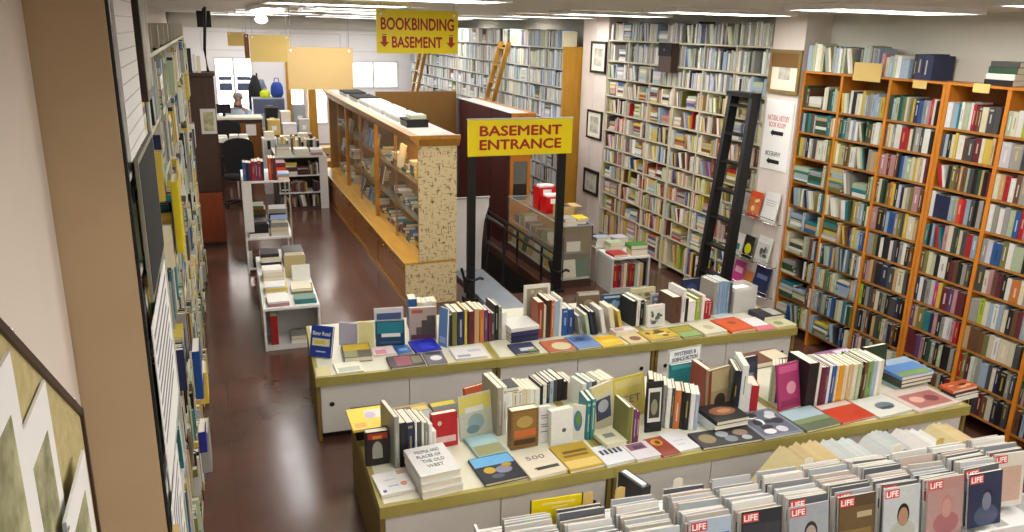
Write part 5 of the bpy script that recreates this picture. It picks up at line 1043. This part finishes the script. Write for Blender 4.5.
# person behind the counter, leaning forward
def person(X):
    J = {'pelvis': (0, .0, .62), 'waist': (0, .0, .8), 'chest': (0, -.04, 1.05), 'neck': (.02, -.07, 1.25), 'sl': (-.19, -.04, 1.16), 'el': (-.27, -.1, .93), 'hl': (-.16, -.3, .86), 'sr': (.21, -.04, 1.16), 'er': (.3, -.12, .94), 'hr': (.2, -.32, .87), 'tl': (-.1, -.02, .58), 'kl': (-.12, -.42, .56), 'al': (-.12, -.42, .1), 'fl': (-.12, -.56, .05), 'tr': (.1, -.02, .58), 'kr': (.12, -.42, .56), 'ar': (.12, -.42, .1), 'fr': (.12, -.56, .05), 'h0': (.03, -.09, 1.33), 'h1': (.04, -.11, 1.45)}
    Rr = {'pelvis': .15, 'waist': .15, 'chest': .16, 'neck': .06, 'sl': .08, 'el': .05, 'hl': .035, 'sr': .08, 'er': .05, 'hr': .035, 'tl': .09, 'kl': .065, 'al': .045, 'fl': .04, 'tr': .09, 'kr': .065, 'ar': .045, 'fr': .04, 'h0': .085, 'h1': .095}
    E = [('pelvis', 'waist'), ('waist', 'chest'), ('chest', 'neck'), ('chest', 'sl'), ('sl', 'el'), ('el', 'hl'), ('chest', 'sr'), ('sr', 'er'), ('er', 'hr'), ('pelvis', 'tl'), ('tl', 'kl'), ('kl', 'al'), ('al', 'fl'), ('pelvis', 'tr'), ('tr', 'kr'), ('kr', 'ar'), ('ar', 'fr'), ('neck', 'h0'), ('h0', 'h1')]
    ks = list(J); me = bpy.data.meshes.new('person'); me.from_pydata([J[k] for k in ks], [(ks.index(a), ks.index(b)) for a, b in E], []); me.materials.append(M['skin'])
    o = bpy.data.objects.new('person', me); C.objects.link(o); o.matrix_world = X
    md = o.modifiers.new('skin', 'SKIN'); 
    if not me.skin_vertices: me.skin_vertices.new() if hasattr(me.skin_vertices, 'new') else None
    if me.skin_vertices:
        for i, k in enumerate(ks): me.skin_vertices[0].data[i].radius = (Rr[k], Rr[k]); me.skin_vertices[0].data[i].use_root = (k == 'pelvis')
    o.modifiers.new('sub', 'SUBSURF').levels = 1; o.modifiers['sub'].render_levels = 1
    tag(o, 'person in a pale blue shirt seated behind the counter by the bright window', 'person')
    b = MB(); b.lathe([(.15, .66), (.175, .8), (.19, 1.0), (.2, 1.12), (.13, 1.22), (.075, 1.25)], 16, X=Tr(0, -.02, 0) @ Matrix.Diagonal((1.1, .95, 1, 1)))
    for s in (-1, 1):
        q = 'l' if s < 0 else 'r'; b.tube([J['s' + q], J['e' + q], Vector(J['e' + q]).lerp(Vector(J['h' + q]), .6)], [.105, .075, .06], 10)
    b.build('shirt', 'shirt', o)
    b = MB(); b.lathe([(.1, 1.42), (.112, 1.48), (.1, 1.545), (.05, 1.58)], 14, X=Tr(.04, -.09, 0)); b.build('hair', 'hair', o)
    b = MB(); b.lathe([(.016, 0), (.02, .02), (.008, .05)], 8, X=Tr(.04, -.225, 1.42)); b.build('nose', 'skin', o)
    for s in (-1, 1):
        for q in range(5):
            h = Vector(J['hl' if s < 0 else 'hr']); MB().tube([h + Vector((-.03 + q * .016, -.03, -.005)), h + Vector((-.035 + q * .018, -.09 + abs(q - 2) * .01, -.02)), h + Vector((-.035 + q * .018, -.12 + abs(q - 2) * .012, -.05))], [.01, .009, .007], 6).build('finger', 'skin', o)
    return o
person(Tr(.72, 18.75, .06))
o = thing('stool', 'wooden stool under the seated person behind the counter', 'stool', Tr(.72, 18.77, 0)); MB().lathe([(.1, .42), (.17, .43), (.18, .46), (.12, .475)], 14).build('seat', 'brownwood', o)
for s in (-1, 1):
    for t in (-1, 1): MB().tube([(.1 * s, .1 * t, .43), (.15 * s, .15 * t, 0)], .018, 6).build('leg', 'brownwood', o)
# clutter right of the window: boxes, bags, papers on a table
o = thing('work_table', 'long work table heaped with boxes and books at the shop end', 'table', Tr(1.22, 17.0, 0)); part('top', 'brownwood', o, (0, .9, 0, 1.5, .86, .9)); 
for x in (0, .84):
    for y in (0, 1.44): part('leg', 'darkwood', o, (x, x + .06, y, y + .06, 0, .86))
CL = [(1.24, 17.05, .24, .3, .3, 'card', 'buff carton with a flat lid at the near left of the work table'), (1.53, 17.05, .28, .28, .22, 'white', 'white carton at the near middle of the work table'), (1.87, 17.08, .2, .25, .3, 'greywhite', 'pale grey carton at the near right of the work table'), (1.24, 17.55, .25, .3, .5, 'blackmat', 'tall black carton behind the buff one on the work table'), (1.55, 17.55, .2, .3, .42, 'cream', 'cream carton in the middle of the work table'), (1.82, 17.55, .25, .3, .55, 'greymetal', 'steel grey carton at the back right of the work table')]
for (x, y, w, d, h, m, lab) in CL:
    o = thing('carton', lab, 'box', Tr(x, y, .9005)); part('body', m, o, (0, w, 0, d, 0, h - .03)); part('lid', m, o, (-.006, w + .006, -.006, d + .006, h - .03, h)); part('label_card', 'paper', o, (w * .3, w * .7, -.004, -.0001, h * .3, h * .6))
o = thing('filing_cabinet', 'grey filing cabinet under the bags at the shop end', 'cabinet', Tr(1.12, 19.62, 0)); part('carcass', 'greymetal', o, (0, .72, .02, .5, 0, 1.42))
for k in range(4):
    q = part('drawer', 'bargrey' if k == 3 else 'greymetal', o, (.02, .7, 0, .02, .03 + .35 * k, .35 + .35 * k)); part('handle', 'chrome', q, (.28, .44, -.02, -.0005, .2 + .35 * k, .22 + .35 * k))
M['lime'] = pmat('lime_cloth', 'c4d422', .7)
o = thing('bag', 'blue cloth bag on the filing cabinet at the shop end', 'bag', Tr(1.70, 19.87, 1.4205)); MB().lathe([(.1, 0), (.15, .08), (.14, .25), (.1, .34), (.05, .36)], 14).build('body', 'bluecloth', o); MB().tube([(-.06, 0, .34), (-.04, 0, .45), (.04, 0, .45), (.06, 0, .34)], .012, 6).build('handle', 'bluecloth', o)
o = thing('bag', 'lime yellow bag beside the blue one on the filing cabinet', 'bag', Tr(1.42, 19.87, 1.4205)); MB().lathe([(.1, 0), (.12, .06), (.11, .14), (.05, .17)], 14).build('body', 'lime', o); MB().tube([(-.04, 0, .15), (0, 0, .22), (.04, 0, .15)], .01, 6).build('handle', 'lime', o)
o = thing('coat_stand', 'coat stand with dark coats left of the blue bag', 'coat stand', Tr(1.3, 20.5, 0)); MB().tube([(0, 0, 0), (0, 0, 1.95)], .02, 8).build('pole', 'black', o); MB().lathe([(.2, 0), (.2, .03), (.03, .06)], 14).build('base', 'black', o)
MB().lathe([(.12, .9), (.17, 1.1), (.16, 1.6), (.08, 1.85), (.04, 1.9)], 12, X=Tr(-.06, -.03, 0)).build('coat', 'blackmat', o)
MB().lathe([(.08, 1.0), (.12, 1.2), (.12, 1.6), (.05, 1.8)], 12, X=Tr(.1, .02, 0)).build('jacket', 'bargrey', o)
for k, (x, y, c) in enumerate(((2.35, 18.2, 'manila'), (2.42, 16.8, 'yellowwood'))):
    o = thing('crate', ['manila crate on the floor by the wooden post', 'yellow wooden crate at the far left end of the showcase'][k], 'crate', Tr(x - .02 if k == 0 else x - .35, y if k == 0 else 16.3, 0)); part('body', c, o, (0, .4, 0, .4, 0, .4)); part('lid', c, o, (-.01, .41, -.01, .41, .4, .43)); part('handle', 'darkwood', o, (.12, .28, -.01, -.0, .25, .29))
for k, (x, y, h, m) in enumerate(((1.0, 15.35, 1.05, 'paper'), (1.3, 15.5, .95, 'greywhite'), (1.62, 15.4, 1.0, 'card'))):
    o = thing('magazine_rack', ['white display stand of pamphlets behind the low dark bookcase', 'grey display stand of pamphlets in the middle behind the low dark bookcase', 'buff display stand of pamphlets at the right behind the low dark bookcase'][k], 'rack', Tr(x, y, 0)); part('body', m, o, (0, .26, .02, .3, 0, h)); part('pocket', 'greywhite', o, (.02, .24, 0, .02, h - .3, h - .02)); part('pamphlets', 'cream', o, (.04, .22, .03, .2, h, h + .12)); part('dark_pamphlet', 'blackmat', o, (.08, .14, -.006, 0, h - .2, h - .04))
# ------------------------------------------------------------------ near left: board on the stair rail and things hung on the shelf end
PX = -.37
o = thing('pinboard', 'woven cream notice board with a dark sloping rail, pictures clipped to it', 'pinboard', Tr(PX, 0, 0))
a, b2, c2 = atx(0, 328, PX), atx(80, 413, PX), atx(97, 532, PX)
sl = (b2.z - a.z) / (b2.y - a.y); y0 = .75; z0 = a.z + (y0 - a.y) * sl
b = MB(); b.prism([(y0, .02), (b2.y, .02), (b2.y, b2.z), (y0, z0)], -.025, 0, 'x'); b.build('board', 'pinboard', o)
b = MB(); b.prism([(y0, z0 - .012), (b2.y, b2.z - .012), (b2.y, b2.z + .012), (y0, z0 + .012)], -.03, .008, 'x'); b.box(-.03, .008, b2.y - .008, b2.y + .006, .0, b2.z + .012); b.build('rail', 'darkwood', o)
for f in (.35, .62, .97):
    y = y0 + (b2.y - y0) * f; z = z0 + (b2.z - z0) * f; b = MB(); b.tube([(-.01 + .012 * math.cos(t), y, z + .02 + .014 * math.sin(t)) for t in [i * PI / 6 for i in range(13)]], .002, 5); b.build('wire_loop', 'chrome', o)
PN = [0]
def pinned(c0, c1, c2, c3, label, pr):
    X = PX + .006 + PN[0]; PN[0] += .01; p = [atx(q[0], q[1], X) for q in (c0, c1, c2)]
    y0, y1 = p[0].y + .006, p[1].y - .004; zt = (p[0].z + p[1].z) / 2; hh = c3
    o = thing('mounted_print', label, 'print', Tr(X, y0, zt - hh) @ Rz(PI / 2)); w = y1 - y0
    part('mount', 'paper', o, (0, w, -.004, .002, 0, hh)); part('print', pr, o, (w * .2, w * .8, -.005, -.004, hh * .12, hh * .85)); part('edge_strip', 'greymetal', o, (-.004, 0, -.006, .002, 0, hh)); 
    for z in (.97, .6): part('clip', 'chrome', o, (-.006, .012, -.008, -.0055, hh * z - .006, hh * z))
pinned((16, 435), (44, 384), (44, 384), .62, 'white mounted green print in the middle of the woven board', 'printgreen')
pinned((-45, 440), (8, 352), (8, 352), .62, 'mounted print at the near left of the woven board', 'printgreen')
pinned((62, 520), (83, 453), (83, 453), .5, 'white mounted print low at the far end of the woven board', 'printgreen')
# strips, notices and boards hung on the near end of the left shelving (shelf frame LF: x along the aisle, -y out into it)
o = tag(MB().box(-.012, .006, -.02, .0, 0.02, 3.28, X=None).build('edge_strip', 'black', None, LF @ Tr(-.03, .0, 0)), 'black edge strip running down the corner of the left shelving', 'strip')
o = thing('price_board', 'white ruled board hung high on the near end of the left shelving', 'board', LF @ Tr(.12, -.005, 2.68)); part('board', 'paper', o, (0, .62, -.012, -.002, 0, .6))
part('ruling', 'greymetal', o, *[(.02, .6, -.0125, -.012, .05 * k + .03, .05 * k + .034) for k in range(11)])
o = thing('framed_picture', 'dark brown framed picture high on the left shelving, beside the ruled board', 'picture', LF @ Tr(.82, -.005, 2.8)); part('frame', 'darkwood', o, (0, .4, -.03, -.002, 0, .5)); part('print', 'print', o, (.03, .37, -.032, -.03, .04, .46))
o = thing('framed_picture', 'grey framed board leaning on the left shelving at eye height', 'picture', LF @ Tr(.3, -.005, 2.16)); part('frame', 'greyback', o, (0, .75, -.014, -.002, 0, .5)); part('picture', 'blackmat', o, (.02, .73, -.016, -.014, .02, .48))
for k, (x, z, w, h, lab) in enumerate(((.15, 1.5, .85, .62, 'white printed notice sheet hung on the left shelving below the grey board'), (.1, .85, .5, .6, 'white paper sheet hanging low on the near left shelving'))):
    o = thing('notice_sheet', lab, 'notice', LF @ Tr(x, -.012, z)); part('sheet', 'paper', o, (0, w, -.006, -.002, 0, h)); part('text_lines', 'greyink', o, *[(.04, w - .06 - .05 * (q % 3), -.0065, -.006, h * .9 - q * h * .08, h * .9 - q * h * .08 + .02) for q in range(9)])
o = tag(MB().box(-.05, .03, -.022, -.001, 0, .09).build('tape_patch', 'manila', None, LF @ Tr(.0, -.02, 1.35)), 'patch of brown tape on the corner of the left shelving', 'tape')
for k, (x, z, w, h, t, c, lab) in enumerate(((.75, 2.05, .25, .34, .03, 'd8c410', 'bright yellow folder sticking out of the left shelving'), (1.1, 1.12, .22, .28, .04, '1c4a8c', 'blue book with white marks facing out of the left shelving'), (1.0, .72, .2, .24, .05, 'g', 'grey white box file jutting from the left shelving, low down'), (1.5, .9, .2, .2, .05, 'y', 'gold book jutting from the left shelving'), (.9, .9, .12, .12, .04, '28288c', 'dark blue book jutting from the left shelving'))):
    book(LF @ Tr(x + .6, -.052, z) @ Rx(PI / 2) , w, h, t, c, ('@', lab), [('r', .2, .3, .8, .5, 'd8dce4')] if 'marks' in lab else None, force=True)
# ------------------------------------------------------------------ slide table books apart where two would occupy one spot
def foot(b):
    w, h, t = b['w'], b['h'], b['t']; V = [b['X'] @ Vector((x, y, z)) for x in (-.001, w) for y in (0, h) for z in (0, t)]
    ex = b['X'].to_3x3() @ Vector((1, 0, 0)); 
    if b['tb'] == 'row': ex = b['X'].to_3x3() @ Vector((0, 0, 1))
    ex.z = 0; ex.normalize(); ey = Vector((-ex.y, ex.x, 0))
    u = [v.dot(ex) for v in V]; q = [v.dot(ey) for v in V]
    return ex, ey, min(u), max(u), min(q), max(q), min(v.z for v in V), max(v.z for v in V)
def sep(A, B):
    best = None
    def corners(f): return [f[0] * x + f[1] * y for x in (f[2], f[3]) for y in (f[4], f[5])]
    ca_, cb_ = corners(A), corners(B)
    for ax in (A[0], A[1], B[0], B[1]):
        a = [v.dot(ax) for v in ca_]; c = [v.dot(ax) for v in cb_]
        o1, o2 = max(a) - min(c), max(c) - min(a)
        if o1 <= 0 or o2 <= 0: return None
        d, sg = (o1, -1) if o1 < o2 else (o2, 1)
        if best is None or d < best[0]: best = (d, ax * sg)
    return best
TB = [b for b in BOOKS if b.get('tb')]
WT = {'flat': 1.0, 'face': .35, 'row': 0.0}
fs = [foot(b) for b in TB]; ON = {}
for i in range(len(TB)):
    if fs[i][6] < HT + .01: continue
    for j in range(len(TB)):
        if i != j and abs(fs[i][6] - fs[j][7]) < .004 and TB[j]['tb'] == 'flat':
            q = list(fs[j]); q[6], q[7] = fs[i][6], fs[i][7]
            r = sep(fs[i], q)
            if r and r[0] > .06: ON.setdefault(j, []).append(i); break
def shift(i, v, lvl=0):
    TB[i]['X'] = Tr(v) @ TB[i]['X']; fs[i] = foot(TB[i])
    for k in ON.get(i, []): shift(k, v, lvl + 1)
for it in range(80):
    fs = [foot(b) for b in TB]; moved = 0
    for i in range(len(TB)):
        for j in range(i):
            A, B = fs[i], fs[j]
            if A[6] >= B[7] - .001 or B[6] >= A[7] - .001: continue
            if (Vector((A[0] * (A[2] + A[3]) / 2 + A[1] * (A[4] + A[5]) / 2)) - (B[0] * (B[2] + B[3]) / 2 + B[1] * (B[4] + B[5]) / 2)).length > .6: continue
            r = sep(A, B)
            if not r: continue
            wi, wj = WT[TB[i]['tb']], WT[TB[j]['tb']]
            if wi + wj == 0: wi, wj = (.5, 0)
            k = (min(r[0], .03) + .0006) / (wi + wj); moved += 1
            if wi: shift(i, r[1] * (k * wi))
            if wj: shift(j, -r[1] * (k * wj))
    for i, b in enumerate(TB):
        if b['tb'] != 'flat' or fs[i][6] > HT + .01: continue
        T = min((T1, T2), key=lambda t: abs((t.inverted() @ b['X'].translation).y - .3)); I = T.inverted()
        V = [I @ (b['X'] @ Vector((x, y, 0))) for x in (0, b['w']) for y in (0, b['h'])]; my = min(v.y for v in V); mx = min(v.x for v in V)
        d = Vector((max(0, .008 - mx), max(0, .006 - my), 0))
        if d.length > 0: shift(i, T.to_3x3() @ d)
    if not moved: break
print('RELAX', it, moved)
# ------------------------------------------------------------------ choose the books that show largest; the rest become one object
bpy.context.view_layer.update()
DG = bpy.context.evaluated_depsgraph_get()
def seen(p):
    x, y, zc = proj(p)
    if zc <= 0 or not (0 < x < 1024 and 0 < y < 532): return False
    d = p - EYE; L = d.length; d.normalize(); o = EYE.copy(); left = L - .02
    for _ in range(4):
        ok, loc, nn, ix, ob, mm = SC.ray_cast(DG, o, d, distance=left)
        if not ok: return True
        if any(s.material and s.material.name in ('showcase_glass', 'case_glass', 'clear_acrylic') for s in ob.material_slots):
            o = loc + d * 1e-3; left = L - .02 - (o - EYE).length; continue
        return False
    return True
def score(b):
    w, h, t = b['w'], b['h'], b['t']; X = b['X']
    V = [X @ Vector(q) for q in ((0, 0, 0), (w, 0, 0), (w, h, 0), (0, h, 0), (0, 0, t), (w, 0, t), (w, h, t), (0, h, t))]
    tot = 0; hits = 0; n = 0
    kd = b['label'][0]; up_ = kd == 'row' or len(b['label']) == 4 and not isinstance(b['label'], str) and b['label'][2] in 'ul'
    for f, fl in (((4, 5, 6, 7), 0), ((0, 4, 7, 3), 1), ((3, 7, 6, 2), 1), ((0, 1, 5, 4), 1), ((1, 2, 6, 5), 0)):
        if up_ and not fl: continue
        P = [V[i] for i in f]; nn = (P[1] - P[0]).cross(P[2] - P[1]); c = sum(P, Vector()) / 4
        if nn.dot(EYE - c) <= 0: continue
        q = [proj(p) for p in P]
        if min(a[2] for a in q) <= .1: continue
        if any(not (-5 < a[0] < 1029 and -5 < a[1] < 537) for a in q): 
            if not (0 < sum(a[0] for a in q) / 4 < 1024 and 0 < sum(a[1] for a in q) / 4 < 532): continue
        ar = abs(sum(q[i][0] * q[(i + 1) % 4][1] - q[(i + 1) % 4][0] * q[i][1] for i in range(4))) / 2
        k = 0
        for s in (c, c.lerp((P[0] + P[1]) / 2, .6), c.lerp((P[2] + P[3]) / 2, .6)):
            n += 1
            if seen(s): hits += 1; k += 1
        tot += ar * k / 3
    return tot, hits
KEEP = 298
for b in BOOKS:
    b['s'], b['hits'] = score(b)
    if b['label'] and b['label'][0] == 'case': b['s'] *= .3
    if b['label'] and b['label'][0] == 'row' or b['force']: b['s'] += (60 if b['s'] > 12 else 0)
BOOKS.sort(key=lambda b: -b['s'])
LVL = {0: 'top', 1: 'first', 2: 'second', 3: 'third', 4: 'fourth', 5: 'fifth', 6: 'sixth', 7: 'seventh', 8: 'eighth', 9: 'ninth', 10: 'tenth', 11: 'eleventh', 12: 'twelfth'}
def cn(c):
    if c in CNAME: return CNAME[c]
    r = lin(c); return CNAME[min(PAL, key=lambda k: sum((math.sqrt(a) - math.sqrt(q)) ** 2 for a, q in zip(lin(PAL[k])[:3], r[:3])))]
used = {}
def label_of(b):
    L = b['label']
    if L[0] == '@': s, g = L[1], None
    elif L[0] == 'row': s, g = '%s book, %s from left in the %s' % (cn(b['c']), nth(L[1]), L[2]), 'upright books in the ' + L[2]
    elif L[0] == 'case': s, g = '%s book inside the glass display case' % cn(b['c']), 'books in the glass case'
    elif len(L) == 3: s, g = '%s book inside the glazed showcase' % cn(b['c']), 'books in the showcase'
    else:
        wh, n, kd, k = L; sh, bay, nm = wh
        lv = 'on the ' + bay + ' ' + nm if sh == 0 else '%s shelf down, %s, %s' % (LVL[sh], bay, nm)
        lv = ' '.join(lv.split())
        s = '%s book, %s from left, %s' % (cn(b['c']), nth(n), lv) if kd != 'p' else '%s book lying %s in its pile, number %d, %s' % (cn(b['c']), nth(k), n, lv)
        g = 'books, ' + lv
    w = s.split()
    if len(w) > 16: s = ' '.join(w[:16])
    return s, g
SB = MB(); SP = MB(); nk = 0
for b in BOOKS:
    if nk < KEEP and b['s'] > 20:
        nk += 1; s, g = label_of(b)
        used[s] = used.get(s, 0) + 1
        b['label'] = s; b['group'] = g; real_book(b)
    else:
        if b['hits'] == 0 and b['label'][0] in ('@', 'row'): continue
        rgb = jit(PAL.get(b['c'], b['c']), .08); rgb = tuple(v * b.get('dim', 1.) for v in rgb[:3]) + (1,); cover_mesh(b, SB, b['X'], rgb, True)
        w, h, t = b['w'], b['h'], b['t']; k = min(.003, t * .2)
        SP.box(k, w - .004, .004, h - .004, k, t - k, (1, 1, 1, 1), 1, b['X'])
off = len(SB.v)
SB.v += SP.v; SB.f += [tuple(off + i for i in f) for f in SP.f]; SB.c += [(.82, .78, .66, 1)] * len(SP.f); SB.m += SP.m; SB.sm += SP.sm
so = SB.build('shelved_books', ['book', 'pages']); tag(so, 'all the smaller books packed on the bookcases and in the glass cases', 'books', None, 'stuff')
print('TABLE MERGED', sum(1 for b in BOOKS[KEEP:] if b.get('tb')), sum(1 for b in BOOKS if b.get('tb')))
print('BOOKS', len(BOOKS), 'kept', nk, 'cut score', BOOKS[min(nk, len(BOOKS) - 1)]['s'], [(k, v) for k, v in used.items() if v > 1][:12])
# ------------------------------------------------------------------ light
w = bpy.data.worlds.new('daylight'); SC.world = w; w.use_nodes = True
bgn = w.node_tree.nodes['Background']; bgn.inputs[0].default_value = (.93, .96, 1, 1); bgn.inputs[1].default_value = 9.0
SC.view_settings.view_transform = 'Standard'; SC.view_settings.look = 'None'; SC.view_settings.exposure = 0.0; SC.view_settings.gamma = 1; SC.view_settings.use_curve_mapping = False
SC.cycles.max_bounces = 8; SC.cycles.transparent_max_bounces = 12; SC.cycles.sample_clamp_indirect = 6
